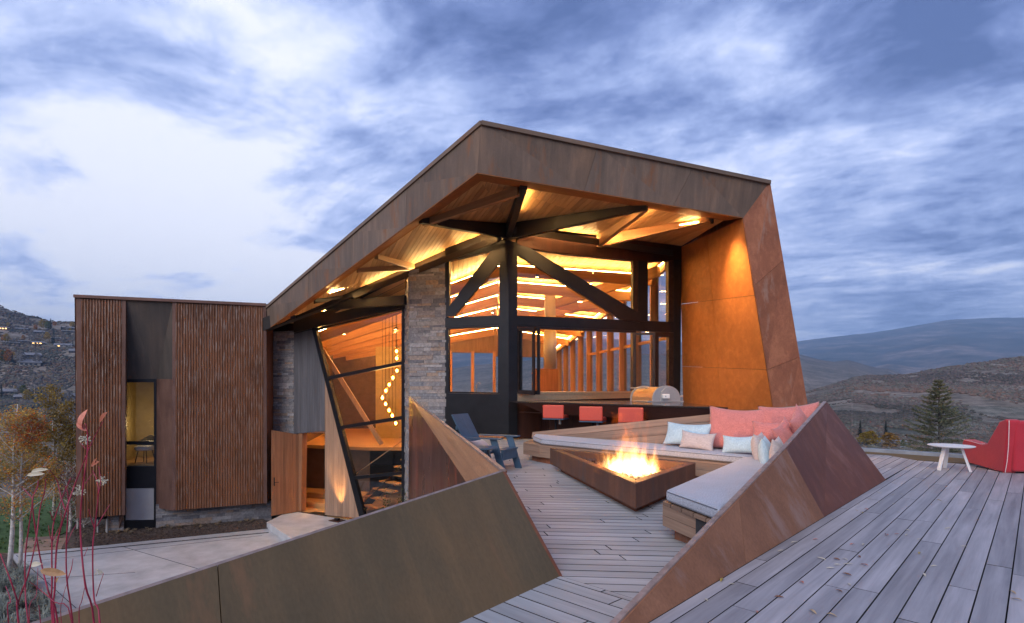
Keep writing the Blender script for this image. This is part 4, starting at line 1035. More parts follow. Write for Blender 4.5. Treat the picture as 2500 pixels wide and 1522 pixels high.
# floors
MB().prism([vec(-2.7, 15.0, .04), vec(-.1, 14.35, .04), vec(5.2, 15.95, .04), vec(2.9, 30.3, .04), vec(-1, 29.4, .04), vec(-2.7, 29, .04)], UP * -.08).build('floor', M['floor_wood'], ir, vec(1, 0, 0))
MB().prism([vec(-7.9, 17.9, ze + .01), vec(sl1.x, sl1.y + .08, ze + .01), vec(e_end.x, e_end.y + .08, ze + .01), vec(-2.6, 15.3, ze + .01), vec(-2.6, 29, ze + .01), vec(-10, 29, ze + .01)], UP * -.05).build('floor', M['floor_wood'], ir, vec(1, -.4, 0))
mz = -.74
MB().prism([vec(-10, 20.4, mz), vec(-5.2, 18.9, mz), vec(-3.6, 18.9, mz), vec(-2.7, 18.9, mz), vec(-2.7, 29, mz), vec(-10, 29, mz)], UP * -.12).build('floor', M['floor_wood'], ir, vec(1, -.3, 0))
MB().prism([vec(-10, 20.5, mz - .12), vec(-5.2, 19.0, mz - .12), vec(-5.2, 19.0, ze), vec(-10, 20.5, ze)], vec(0, .06, 0)).build('retaining_wall', M['dark_wall'], ir)
MB().prism([vec(-2.7, 15.1, -.09), vec(-2.7, 29, -.09), vec(-2.7, 29, ze), vec(-2.7, 15.1, ze)], vec(.06, 0, 0)).build('retaining_wall', M['dark_wall'], ir)
sp = empty('steps', (-8, 18.6, ze), 0, house)
for k in range(2):
    d0 = vec(-9.6, 19.55 - .0, 0) + vec(0, -.62 * (1 - k), 0); d1 = d0 + vec(4.4, -1.40, 0)
    MB().prism([vec(d0.x, d0.y, ze), vec(d1.x, d1.y, ze), vec(d1.x, d1.y + 1.4, ze), vec(d0.x, d0.y + 1.4, ze)], UP * (.19 * (k + 1))).build('step', M['floor_wood'], sp, d1 - d0)
st = empty('stair', (-4, 18, ze), 0, house)
for k in range(8):
    p = vec(-4.75 + .21 * k, 17.4 + .17 * k, ze + .23 * (k + 1)); MB().box(p, 1.05, .30, .05, math.radians(-38)).build('tread', M['floor_wood'], st, vec(1, -.7, 0))
MB().beam(vec(-5.1, 17.4, ze + .05), vec(-3.3, 18.75, ze + 1.9), .06, .24).build('stringer', M['black_steel'], st); MB().beam(vec(-5.4, 17.0, ze + 1.15), vec(-3.2, 17.5, ze + 2.75), .03, .03).build('handrail', M['brass'], st)
# inner walls
def iw(p, q, z0, z1_, mat, nm='wall', t=.08): return MB().prism([vec(p[0], p[1], z0), vec(q[0], q[1], z0), vec(q[0], q[1], z1_[1]), vec(p[0], p[1], z1_[0])], vec(0, t, 0)).build(nm, M[mat], ir)
iw((-9.5, 27.6), (-4.6, 28.6), ze, (3.4, 4.1), 'dark_wall'); iw((-4.6, 28.6), (-1, 29.3), mz, (1.0, 1.0), 'siding'); iw((-4.6, 28.6), (-1, 29.3), 3.4, (4.1, 4.5), 'siding')
for k in range(4):
    x = -4.6 + k * 1.2; MB().box((x, 28.65 + k * .23, 2.2), .16, .16, 2.6).build('window_post', M['beam'], ir)
iw((-1, 29.3), (2.75, 30.2), 0, (.9, .9), 'siding'); iw((-1, 29.3), (2.75, 30.2), 3.2, (4.5, 3.85), 'siding')
plate('wall', [vec(Lfi.x - .1, Lfi.y, ze), vec(Lfi.x - .1, Lfi.y, 3.4), vec(-9.5, 27.6, 3.4), vec(-9.5, 27.6, ze)], .08, M['dark_wall'], ir, toward=vec(0, 20, 0))
plate('wall', [vec(-5.9, 22.5, mz), vec(-3.9, 22.2, mz), vec(-3.9, 22.2, 3.2), vec(-5.9, 22.5, 3.2)], .1, M['warm_wall'], ir)
MB().beam(on(E_, z2, (398, 540), off=-.5)[0], on(E_, z2, (712, 1040), off=-1.6)[0], .14, .14).build('slanted_column', M['beam'], ir); 
# right wall: timber posts and glass
nposts = 10
for k in range(nposts + 1):
    t = k / nposts; y = FRi.y + .1 + (bRi.y - FRi.y - .2) * t; x = wallx_r(y); zt2 = FRi.z + (bRi.z - FRi.z) * t - .12
    MB().prism([vec(x - .16, y - .07, 0), vec(x + .10, y - .07, 0), vec(x + .10, y - .07, zt2), vec(x - .16, y - .07, zt2)], vec(0, .14, 0)).build('window_post', M['beam'], ir)
    if k < nposts:
        y2 = FRi.y + .1 + (bRi.y - FRi.y - .2) * (k + 1) / nposts; x2 = wallx_r(y2); zt3 = FRi.z + (bRi.z - FRi.z) * (k + 1) / nposts - .12
        MB().prism([vec(x, y + .07, .0), vec(x2, y2 - .07, .0), vec(x2, y2 - .07, zt3 - .1), vec(x, y + .07, zt2 - .1)], vec(.01, 0, 0)).build('window_pane', M['glass'], ir)
        for zz in (.08, .95) + ((3.0,) if k < 6 else ()): MB().beam(vec(x, y + .07, zz), vec(x2, y2 - .07, zz), .09, .10).build('window_rail', M['beam'], ir, vec(0, 1, 0))
# kitchen island, hood, cabinets, tap
isl = empty('kitchen_island', (1.6, 17, 0)); props(isl, 'long pale topped kitchen island seen through the open bar window', 'kitchen island')
MB().box((1.8, 17.2, 1.27), 4.2, 1.1, .05, math.radians(12)).build('worktop', plain('pale_top', (.62, .50, .46), .35), isl, bevel=.006); MB().box((1.8, 17.2, .62), 3.9, .85, 1.24, math.radians(12)).build('cabinet', M['door_wood'], isl)
hd = empty('range_hood', (1.2, 19.5, 2)); props(hd, 'tall cylindrical stainless range hood hanging in the lit kitchen', 'range hood')
hp = P(1343, 900, 19.0); MB().lathe([(.235, 0), (.235, 1.35), (.20, 1.36), (.20, 3.0)], (hp.x, hp.y, hp.z), 32).build('hood_tube', M['chrome'], hd, smooth=True)
cbn = empty('wood_cabinet', (1.3, 21, 0)); props(cbn, 'tall knotty wood cabinet behind the range hood', 'cabinet')
MB().box((1.35, 21.4, 1.1), 1.0, .6, 2.2, .1).build('carcass', M['door_wood'], cbn)
tp = P(*z3(310, 1105), 16.6); tap = MB().tube([tp - UP * .05, tp + UP * .22, tp + vec(.05, 0, .28), tp + vec(.12, 0, .22)], .014, 8).build('tap', M['chrome'], smooth=True); props(tap, 'small chrome tap seen behind the lower left window of the post bay', 'tap')
cbn2 = empty('back_counter', (-1.2, 17, 0)); props(cbn2, 'kitchen counter behind the window beside the stone pier', 'counter')
MB().box((-1.0, 16.8, 1.20), 2.2, .7, .05, 0).build('worktop', M['brass'], cbn2); MB().box((-1.0, 16.85, .59), 2.1, .6, 1.17, 0).build('cabinet', M['siding'], cbn2)
# interior downlights and general glow
for p, e in ((vec(1.5, 18, 4.2), 90), (vec(2, 23, 3.6), 80), (vec(-4.5, 19, 2.4), 75), (vec(-5.5, 24, 2.4), 60)):
    pass
dl = [(-1.3, 16.2), (.8, 16.6), (2.6, 17.2), (1.5, 20.5), (-.8, 21.5), (-4.2, 17.4), (-6.0, 18.6), (-4.6, 20.6), (-7, 21.6)]
DLN = ['ceiling downlight seen through the upper left pane beside the stone pier', 'ceiling downlight just right of the central black post', 'ceiling downlight behind the diagonal brace of the kitchen window', 'ceiling downlight near the range hood', 'deep ceiling downlight seen through the triangular pane left of the post', 'ceiling downlight at the top right of the slanted entry glass', 'ceiling downlight at the top left of the slanted entry glass', 'ceiling downlight above the pendant string', 'far ceiling downlight at the back of the entry hall']
for x, y in dl:
    z = (ceil_z(x, y) or 4.5) - .52
    dn = empty('downlight', (x, y, z)); props(dn, DLN[dl.index((x, y))], 'downlight', 'small downlights in the wooden ceiling')
    MB().lathe([(.05, 0), (.06, .0), (.06, .08), (.03, .09)], (x, y, z), 14).build('housing', M['black_steel'], dn)
    MB().lathe([(.045, -.002), (.045, -.006)], (x, y, z), 14).build('lens', M['led'], dn)
    lamp('downlight_lamp', (x, y, z - .03), 60 if x > -3 else 38, .05, (1, .66, .30), 'SPOT', spot_size=math.radians(120), spot_blend=.6)
# spots outside: inner wall grazer, entry uplight, soffit glow
def spot(loc, tgt, e, ang, blend, size=.05, c=(1, .56, .20)):
    o = lamp('spot', loc, e, size, c, 'SPOT', spot_size=math.radians(ang), spot_blend=blend)
    o.rotation_euler = (Vector(tgt) - Vector(loc)).to_track_quat('-Z', 'Y').to_euler(); return o
wc0 = lerp(Wt0, Wt1, .05) + vec(-.55, .15, -.05)
spot(wc0, lerp(Wb0, Wb1, .22) + vec(-.05, 0, 1.6), 430, 84, 1.0, .15)
fx = empty('wall_grazer', wc0); props(fx, 'small spotlight at the top corner of the orange lit steel wall', 'spotlight')
MB().tube([wc0 + UP * .12, wc0 + UP * .02], .04, 12).build('body', M['black_steel'], fx)
spot(lerp(Wt0, Wt1, .84) + vec(-.9, -.6, -1.2), lerp(Wb0, Wb1, .72) + UP * 1.2, 45, 80, 1.0)
up = V_(823, 1268, E_[0] + nrm_of(E_) * .26, E_[1]); up.z = ze + .05
ul = empty('uplight', (up.x, up.y, ze)); props(ul, 'square dark uplight standing on the porch slab by the siding', 'uplight')
MB().box((up.x, up.y, ze + .012), .42, .30, .02, math.radians(-28)).build('plate', M['dark_red_steel'], ul); MB().box((up.x, up.y, ze + .05), .14, .10, .07, math.radians(-28)).build('lamp_body', M['black_steel'], ul)
spot(vec(up.x, up.y, ze + .10), vec(up.x - .12, up.y + .36, ze + 1.9), 190, 46, .9, .02)
# outside LED strips on the exterior beams, plus an added pair along the facade header
def strip_on(p, q, w=.10, dz=.05):
    s = (Vector(q) - Vector(p)).normalized().cross(UP).normalized() * (w / 2 + .03)
    if s.dot((Vector(p) + Vector(q)) / 2) < 0: s = -s
    MB().beam(Vector(p) + s - UP * dz, Vector(q) + s - UP * dz, .02, .01).build('led_strip', M['led_soft'], house)
for p_, q_ in ((Nt + vec(.1, -.30, -.24), FRt + vec(-.3, -.30, -.24)), (Nt + vec(-.2, -.30, -.44), lerp(Nt, Le, .57) + vec(0, -.30, -.44))):
    MB().beam(p_, q_, .03, .18).build('added_lip_board', M['beam_dark'], house, q_ - p_)  # lip boards added to hide the header strips from view
M['led_soft'] = emit('led_strip_soft', (1.0, .60, .22), 95)
for a, b in ((Vn, lerp(Sb_, Sc_, .90)), (Nt, pb3), (lerp(Nt, pb2, .4), pb2), (Nt, pb1), (Nt + vec(.3, -.2, -.06), FRt + vec(-.4, -.2, -.06)), (Nt + vec(-.3, -.2, -.26), lerp(Nt, Le, .55) + vec(0, -.2, -.26)), (Vn, lerp(Sb_, Sc_, .64)), (lerp(Nt, Le, .5), lerp(Sa_, Sb_, .33)), (t0, hdL)):  # the two header strips are added only to brighten the soffit
    d = (b - a); strip_on(a + d * .08 - UP * .03, b - d * .06 - UP * .03)
# pendant cluster
pds = [(789, 553), (790, 590), (791, 655), (770, 692), (751, 728), (733, 760), (715, 797), (732, 829), (750, 862), (767, 890), (785, 930)]
lampn = ['topmost', 'second from top', 'third from top', 'fourth from top', 'fifth from top', 'sixth from top', 'seventh, at the far bend', 'fourth from bottom', 'third from bottom', 'second from bottom', 'lowest']
for i, (x, y) in enumerate(pds):
    p = P(*z2(x, y), 17.1)
    e = empty('pendant_lamp', p); props(e, 'glowing amber pendant, %s of the curved string behind the entry glass' % lampn[i], 'pendant lamp', 'amber pendants hanging in a curved string')
    MB().lathe([(.02, .13), (.075, .07), (.085, .0), (.06, -.07), (.03, -.10)][::-1], p, 14).build('shade', M['amber'], e, smooth=True)
    MB().lathe([(.012, -.05), (.038, -.02), (.040, .02), (.012, .05)], p, 10).build('bulb', M['bulb'], e, smooth=True)
    MB().tube([p + UP * .12, vec(p.x, p.y, (ceil_z(p.x, p.y) or 4.2) - .02)], .006, 5).build('cable', M['black_steel'], e)
lamp('pendant_glow', P(*z2(750, 740), 17.1), 55, .5, (1, .55, .18))
# ------------------------------------------------------------------ loose furniture
def flatboard(mb, a, b, w, t, up): return mb.beam(a, b, w, t, up)
def stool(u, v, D, label):
    c = P(u, v, D); b = vec(.93, -.36, 0).normalized(); f = vec(.36, .93, 0).normalized()
    e = empty('bar_stool', (c.x + f.x * .2, c.y + f.y * .2, 0)); props(e, label, 'bar stool', 'coral bar stools along the counter')
    ang = math.atan2(b.y, b.x); Mx = Matrix.Rotation(ang, 3, 'Z'); zs_ = .70
    c = vec(c.x, c.y, 0)
    MB().box(c + f * .03 + UP * (zs_ + .155), .50, .07, .31, 0, Mx).build('backrest', M['red_vinyl'], e, bevel=.028, seg=4, smooth=False)
    MB().box(c + f * .27 + UP * (zs_ + .04), .50, .46, .08, 0, Mx).build('seat', M['red_vinyl'], e, bevel=.028, seg=4)
    MB().box(c + f * .24 + UP * (zs_ - .012), .50, .50, .022, 0, Mx).build('seat_plate', M['navy'], e, bevel=.004)
    MB().tube([c + f * .24 + UP * .02, c + f * .24 + UP * (zs_ - .02)], .03, 16).build('post', M['black_steel'], e)
    MB().box(c + f * .24 + b * .10 + UP * (zs_ - .085), .05, .07, .11, 0, Mx).build('height_lever', M['chrome'], e, bevel=.006)
    MB().lathe([(.23, 0), (.23, .012), (.04, .02)], c + f * .24, 24).build('base', M['black_steel'], e)
    MB().box(c + f * .42 + UP * .28, .36, .03, .03, 0, Mx).build('footrest', M['black_steel'], e)
stool(1350, 1024.5, 11.93, 'coral bar stool nearest the black post, first of three at the counter')
stool(1442, 1031.6, 10.95, 'coral bar stool in the middle of the three at the counter')
stool(1539.6, 1036, 10.38, 'coral bar stool nearest the bench, its seat hidden by the bench back')
# grill on the counter
g0 = P(1593, 982, 12.75); gx = vec(.98, .22, 0).normalized(); gy = vec(-.50, .86, 0).normalized(); gz = 1.062
gr = empty('grill', (g0.x + .3, g0.y + .3, gz)); props(gr, 'stainless steel built-in gas grill with a rounded hood on the dark counter', 'grill')
o_ = vec(g0.x, g0.y, gz)
def arc(r, w, n=14): return [(w / 2 - w / 2 * math.cos(math.pi * i / n), r * math.sin(math.pi * i / n) ** .72) for i in range(n + 1)]
prof = arc(.40, .76)
def pts_at(pr, off, k=1.0): return [o_ + gx * (.38 + (x - .38) * k) + UP * (z * k) + gy * off for x, z in pr]
MB().prism(pts_at(prof, 0), gy * .025).build('end_plate', M['chrome'], gr, bevel=.004); MB().prism(pts_at(prof, .025, .93), gy * .74).build('hood', M['brass'], gr, smooth=False, bevel=.003); MB().prism(pts_at(prof, .765), gy * .025).build('end_plate', M['chrome'], gr)
hp2 = [(.18, .02), (.20, .25), (.31, .36), (.44, .385), (.60, .32), (.68, .20), (.70, .02)]
MB().prism(pts_at([(x + .02, z * .97) for x, z in hp2], -.03), gy * .028).build('hinge_cover', M['chrome'], gr, bevel=.004)
MB().box(o_ + gx * .30 - gy * .07 + UP * .135, .17, .10, .11, math.atan2(gx.y, gx.x)).build('rotisserie_motor', M['white'], gr, bevel=.015, seg=3); MB().box(o_ + gx * .30 - gy * .05 + UP * .06, .10, .06, .06, math.atan2(gx.y, gx.x)).build('bracket', M['chrome'], gr)
MB().tube([o_ + gx * .252 - gy * .125 + UP * .14, o_ + gx * .252 - gy * .13 + UP * .14], .012, 10).build('switch', M['black_steel'], gr)
MB().box(o_ + gx * .42 + gy * .39 + UP * .012, .98, .95, .024, math.atan2(gx.y, gx.x)).build('base_tray', M['chrome'], gr, bevel=.004)
MB().tube([o_ + gx * .80 + gy * .1 + UP * .13, o_ + gx * .90 + gy * .1 + UP * .13], .022, 10).build('knob', M['chrome'], gr); MB().tube([o_ - gx * .05 + gy * .1 + UP * .34, o_ - gx * .05 + gy * .7 + UP * .34], .014, 8).build('handle', M['chrome'], gr)
# lounge chair
o_ = vec(-.04, 8.84, 0); f = vec(.88, -.475, 0).normalized(); w = vec(.475, .88, 0).normalized()
ac = empty('lounge_chair', (o_.x - .3, o_.y + .2, 0)); props(ac, 'navy blue wooden adirondack lounge chair with a white pillow in front of the black wall', 'lounge chair')
def pt(a, b, z): return o_ + f * a + w * b + UP * z
for s in (-1, 1):
    MB().beam(pt(-.80, s * .30, .545), pt(.02, s * .30, .555), .10, .022).build('arm', M['navy'], ac, f, bevel=.003)
    MB().prism([pt(-.04, s * .27, 0), pt(.09, s * .27, 0), pt(-.09, s * .27, .535), pt(-.22, s * .27, .535)], w * (s * .022)).build('front_leg', M['navy'], ac, bevel=.002)
    MB().prism([pt(-.86, s * .25, 0), pt(-.72, s * .25, 0), pt(-.48, s * .25, .36), pt(-.78, s * .25, .30)], w * (s * -.022)).build('rear_leg', M['navy'], ac)
    MB().beam(pt(-.80, s * .235, .19), pt(-.08, s * .235, .33), .022, .10, w).build('side_rail', M['navy'], ac)
for s in (-1, 1):
    a, b = pt(-.62, s * .128, .24), pt(-1.02, s * .128, .93)
    MB().beam(a, b, .25, .022, f).build('back_slat', M['navy'], ac, bevel=.002)
MB().beam(pt(-.92, -.26, .70), pt(-.92, .26, .70), .022, .06, UP).build('back_rail', M['navy'], ac)
for k in range(4): MB().beam(pt(-.58 + k * .15, -.25, .262 + k * .028), pt(-.58 + k * .15, .25, .262 + k * .028), .135, .02, UP).build('seat_slat', M['navy'], ac, w)
MB().beam(pt(-.01, -.25, .27), pt(-.01, .25, .27), .03, .16, UP).build('front_apron', M['navy'], ac, w); MB().beam(pt(-.0, -.26, .355), pt(-.0, .26, .355), .05, .02, UP).build('front_slat', M['navy'], ac, w)
stb = empty('side_table', (-.47, 8.42, 0)); props(stb, 'small round navy side table beside the blue lounge chair', 'side table')
MB().lathe([(.235, .42), (.24, .43), (.24, .44), (.235, .445)], (-.47, 8.38, 0), 36).build('table_top', M['navy'], stb)
for k in range(3):
    t = k * 2.094 + .4; MB().beam(vec(-.47 + .08 * math.cos(t), 8.38 + .08 * math.sin(t), .42), vec(-.47 + .2 * math.cos(t), 8.38 + .2 * math.sin(t), 0), .07, .022, vec(math.cos(t), math.sin(t), 0)).build('leg', M['navy'], stb)
# pillows
def pillow(label, mat, c, w_, h_, th, wd, lean, seed, roll=0.0, group='scatter cushions heaped in the bench corner'):
    wd = Vector(wd).normalized(); fn = wd.cross(UP); fn = fn if fn.y < 0 or fn.x < -.2 else -fn       # faces the sitter
    upv = (UP * math.cos(lean) - fn * math.sin(lean)).normalized(); nn = wd.cross(upv)
    r = Matrix.Rotation(roll, 3, nn); wd = r @ wd; upv = r @ upv
    rr = random.Random(seed); n = 18; vs = []; fs = []; off = rr.uniform(0, 99)
    for side in (1, -1):
        for j in range(n + 1):
            for i in range(n + 1):
                s, t = -1 + 2 * i / n, -1 + 2 * j / n
                s2, t2 = math.sin(s * math.pi / 2) * .35 + s * .65, math.sin(t * math.pi / 2) * .35 + t * .65
                x = w_ / 2 * s2 * (1 - .09 * (1 - t2 * t2) * abs(s2) ** 2); y = h_ / 2 * t2 * (1 - .11 * (1 - s2 * s2) * abs(t2) ** 2)
                e = max(0, (1 - abs(s2) ** 2.6)) ** .55 * max(0, (1 - abs(t2) ** 2.6)) ** .55
                wr = mn.noise(vec(x * 9 + off, y * 5, side)) * .012 + mn.noise(vec(x * 22 + off, y * 9, side + 3)) * .005
                z = side * (th / 2 * e * (1 - .18 * t2) ) + wr * min(1, e * 1.6)
                vs.append(Vector(c) + wd * x + upv * (y - .02 * (1 - s2 * s2) * (t2 > .3) * t2) + nn * z)
    m = (n + 1) ** 2
    for j in range(n):
        for i in range(n):
            a = j * (n + 1) + i; fs.append((a, a + 1, a + n + 2, a + n + 1)); fs.append((m + a, m + a + n + 1, m + a + n + 2, m + a + 1))
    def bi(i, j): return j * (n + 1) + i
    loop = [bi(i, 0) for i in range(n)] + [bi(n, j) for j in range(n)] + [bi(i, n) for i in range(n, 0, -1)] + [bi(0, j) for j in range(n, 0, -1)]
    for k in range(len(loop)): a, b = loop[k], loop[(k + 1) % len(loop)]; fs.append((a, a + m, b + m, b))
    o = MB().add(vs, fs).build('pillow', M[mat], None, upv, smooth=True)
    bm = bmesh.new(); bm.from_mesh(o.data); bmesh.ops.remove_doubles(bm, verts=bm.verts, dist=1e-4); bmesh.ops.recalc_face_normals(bm, faces=bm.faces); bm.to_mesh(o.data); bm.free()
    props(o, label, 'pillow', group); return o
q8 = lambda x, y, D: P(*z8(x, y), D)
bw = (.714, -.70, 0)
pillow('large pale blue pillow at the left end of the pillow row', 'ltblue', q8(460, 375, 8.32), .78, .40, .16, bw, .42, 1)
pillow('oatmeal lumbar pillow leaning in front of the large pale blue pillow', 'beige', q8(574, 450, 8.03), .56, .29, .14, bw, .30, 2, -.05)
pillow('largest square coral pillow standing against the wooden backrest', 'pink', q8(1025, 315, 7.88), .93, .68, .20, bw, .22, 3, -.02)
pillow('large coral pillow partly hidden behind the smaller coral lumbar pillow', 'pink', q8(1610, 270, 7.42), .82, .62, .20, bw, .25, 4, .10)
pillow('coral lumbar pillow between the two large coral pillows', 'pink', q8(1435, 350, 7.20), .56, .32, .16, bw, .30, 5, .06)
pillow('pale blue lumbar pillow in front of the largest coral pillow', 'ltblue', q8(1062, 492, 7.48), .52, .28, .15, bw, .35, 6, .07)
pillow('round-sided oatmeal pillow leaning behind a small blue pillow', 'beige', q8(1290, 530, 6.95), .42, .40, .19, (.62, .78, 0), .15, 7, 0)
pillow('small pale blue pillow seen nearly edge-on beside the fin', 'ltblue', q8(1355, 592, 6.62), .44, .42, .17, (.50, .86, 0), .12, 8, 0)
pillow('coral pillow sunk low behind the row of side pillows', 'pink', q8(1590, 425, 6.85), .52, .46, .18, (.78, .62, 0), .35, 9, .30)
pillow('coral pillow with one corner up against the steel fin', 'pink', q8(1760, 300, 6.92), .50, .48, .17, (.74, .67, 0), .30, 10, .5)
pillow('oatmeal pillow closest to the camera, half hidden by the fin', 'beige', q8(1500, 610, 6.25), .44, .42, .18, (.58, .81, 0), .15, 11, 0)
pillow('white pillow lying in the navy lounge chair', 'beige', pt(-.58, 0, .40), .40, .26, .13, w, .9, 12, 0, None)
# white side table
tx, ty = 7.47, 8.85
tb = empty('side_table', (tx, ty, 0)); props(tb, 'round white three-legged side table beside the red armchair', 'side table')
MB().lathe([(.27, .395), (.315, .408), (.32, .42), (.31, .424)], (tx, ty, 0), 48).build('table_top', M['white'], tb)
for t in (3.35, 5.3, 1.2):
    cx, cy = math.cos(t), math.sin(t)
    MB().beam(vec(tx + cx * .14, ty + cy * .14, .40), vec(tx + cx * .26, ty + cy * .26, 0), .055, .024, vec(cx, cy, 0)).build('leg', M['white'], tb, bevel=.003)
# red armchair, facing away
arm = empty('armchair', (8.3, 9.0, 0)); props(arm, 'red felt armchair with pale seams, seen from behind at the deck edge', 'armchair')
fa = vec(.16, .985, 0).normalized(); wa = vec(.985, -.16, 0).normalized(); oa = vec(8.06, 8.50, 0)
def pa(a, b, z): return oa + fa * a + wa * b + UP * z
sidep = [(.03, .02), (.06, .0), (.93, .05), (1.02, .14), (1.03, .42), (.98, .47), (.55, .415), (.42, .45), (.14, .84), (.02, .885), (-.06, .87), (-.02, .45)]
for b0 in (0.0, .78):
    MB().prism([pa(a, b0, z) for a, z in sidep], wa * .20).build('side', M['red_fab'], arm, UP, bevel=.07, seg=6)
MB().prism([pa(-.06, .10, .85), pa(-.03, .10, .03), pa(.16, .10, .03), pa(.20, .10, .5), pa(.05, .10, .875)], wa * .80).build('back', M['red_fab'], arm, UP, bevel=.04, seg=4)
MB().prism([pa(.15, .19, .10), pa(.98, .19, .12), pa(.98, .19, .38), pa(.15, .19, .34)], wa * .60).build('seat', M['red_fab'], arm, UP, bevel=.04, seg=4)
MB().tube([pa(-.062, .012, .872), pa(-.064, .012, .80), pa(-.050, .012, .45), pa(-.022, .012, .2), pa(.02, .012, .01)], .0055, 6).build('seam', M['piping'], arm)
MB().tube([pa(1.0, -.002, .46), pa(.78, -.004, .447), pa(.56, -.004, .42), pa(.45, -.004, .438)], .0045, 6).build('seam', M['piping'], arm)
# chair in the wing room
chc = empty('armchair', (0, 0, 0)); chp = c0 * .52 + c1 * .48 + bk * .30; chc.location = chp; props(chc, 'small shell armchair with thin legs inside the tall window of the left wing', 'armchair')
MB().lathe([(.26, .40), (.30, .46), (.28, .52), (.2, .54)], chp, 20).build('seat', M['white'], chc, smooth=True)
vs = []; fs = []
for j in range(6):
    for i in range(11):
        t = math.pi * (.08 + .84 * i / 10); r = .30 + .03 * j / 5; hgt = .50 + .36 * j / 5 * (math.sin(t) ** 2 * .75 + .25)
        vs.append(chp + vec(r * math.cos(t), r * math.sin(t) * .9, hgt))
for j in range(5):
    for i in range(10): a = j * 11 + i; fs.append((a, a + 1, a + 12, a + 11))
sh = MB().add(vs, fs).build('shell', M['warm_wall'], chc, smooth=True); so = sh.modifiers.new('solid', 'SOLIDIFY'); so.thickness = .02
for k in range(4): t = .78 + k * 1.571; MB().tube([chp + vec(.18 * math.cos(t), .18 * math.sin(t), .42), chp + vec(.27 * math.cos(t), .27 * math.sin(t), 0)], .012, 6).build('leg', M['black_steel'], chc)
# fallen leaves on the deck
lm = [plain('dry_leaf_%s' % n_, c_, .7, 0, 60, .2, .1) for n_, c_ in (('tan', (.42, .30, .18)), ('pink', (.50, .20, .15)), ('brown', (.20, .085, .04)), ('pale', (.55, .50, .40)), ('ochre', (.40, .30, .07)))]
def leaf_mesh(L_, W_, curl, seed):
    vs = []; n = 6
    for i in range(n + 1):
        t = i / n; ww = W_ * math.sin(math.pi * t) ** .7; z = curl * (math.sin(math.pi * t) * .6 + .25 * math.sin(5 * t + seed)) + .004
        vs += [vec(-L_ / 2 + L_ * t, -ww / 2, z + curl * .5 * (ww / W_)), vec(-L_ / 2 + L_ * t, 0, z), vec(-L_ / 2 + L_ * t, ww / 2, z + curl * .6 * (ww / W_))]
    fs = []
    for i in range(n): a = i * 3; fs += [(a, a + 3, a + 4, a + 1), (a + 1, a + 4, a + 5, a + 2)]
    return MB().add(vs, fs).mesh('fallen_leaf')
lms = []
for k in range(5):
    me = leaf_mesh(.050 + .006 * k, .018 + .003 * (k % 3), .006 + .003 * (k % 3), k); me.materials.append(lm[k]); lms.append(me)
z5c = lambda x, y: z5(x, y)
spots = [(420, 1232, 4), (480, 1256, 3), (790, 1048, 3), (875, 995, 3), (1008, 977, 1), (1046, 1098, 3), (1105, 843, 3), (1140, 1103, 2), (1145, 1135, 3), (1102, 1157, 3), (1192, 1100, 3), (1214, 1133, 3), (1237, 850, 3), (1238, 1008, 1), (1308, 1008, 3), (1282, 1086, 2), (1314, 1139, 1), (1205, 1200, 2), (1220, 1260, 3), (1157, 1302, 2), (920, 1247, 1), (780, 1344, 2), (640, 1433, 1), (320, 1357, 3), (1455, 948, 1), (1520, 943, 1), (1588, 918, 3), (1580, 947, 3), (1658, 975, 3), (1664, 1062, 4), (1752, 1144, 3), (1694, 1200, 3), (1785, 730, 4), (1830, 844, 3), (1842, 908, 3), (1943, 1021, 3), (2275, 1357, 0), (2245, 1310, 0), (990, 1434, 0), (1110, 1455, 0), (1265, 793, 0), (1330, 740, 3), (1350, 720, 3), (1298, 806, 4), (1408, 742, 3), (1500, 752, 3), (1420, 684, 3), (1405, 680, 3), (1495, 693, 3), (1548, 690, 3), (1328, 785, 1), (1280, 752, 3), (1507, 622, 3), (1530, 803, 3)]
names = ['tan', 'pink', 'brown', 'pale', 'ochre']
ORD = ['zeroth', 'first', 'second', 'third', 'fourth', 'fifth', 'sixth', 'seventh', 'eighth', 'ninth', 'tenth', 'eleventh', 'twelfth', 'thirteenth', 'fourteenth', 'fifteenth', 'sixteenth', 'seventeenth', 'eighteenth', 'nineteenth', 'twentieth', '21st', '22nd', '23rd', '24th', '25th', '26th', '27th', '28th', '29th']
for i, (x, y, k) in enumerate(spots):
    g = G(*z5c(x, y)); me = lms[k]
    o = bpy.data.objects.new('fallen_leaf', me); col.objects.link(o); o.location = (g.x, g.y, .001); o.rotation_euler = (R_.uniform(-.1, .1), R_.uniform(-.1, .1), R_.uniform(0, 6.28))
    s = R_.uniform(.75, 1.25) * (.75 if y < 850 else 1); o.scale = (s, s, s)
    bi_ = max(1, int((g - FT).dot(pn) / .1544) + 1); al = (g - FT).dot(fd); zn_ = 'near the fin tip' if al < 1.2 else 'level with its first panel' if al < 2.4 else 'level with its fold' if al < 4.2 else 'by its far foot' if al < 6.5 else 'beyond the fin'
    props(o, 'dry %s leaf, %s board from the steel fin, %s' % (names[k], ORD[min(bi_, 29)], zn_), 'leaf', 'dry leaves scattered on the deck')
_lv = {}
for o in [o for o in bpy.data.objects if o.name.startswith('fallen_leaf')]: _lv.setdefault(o['label'], []).append(o)
for lab, os_ in _lv.items():
    if len(os_) > 1:
        os_.sort(key=lambda o: (o.location - FT).dot(fd))
        for i, o in enumerate(os_): o['label'] = lab + ', %s along' % ORD[i + 1]
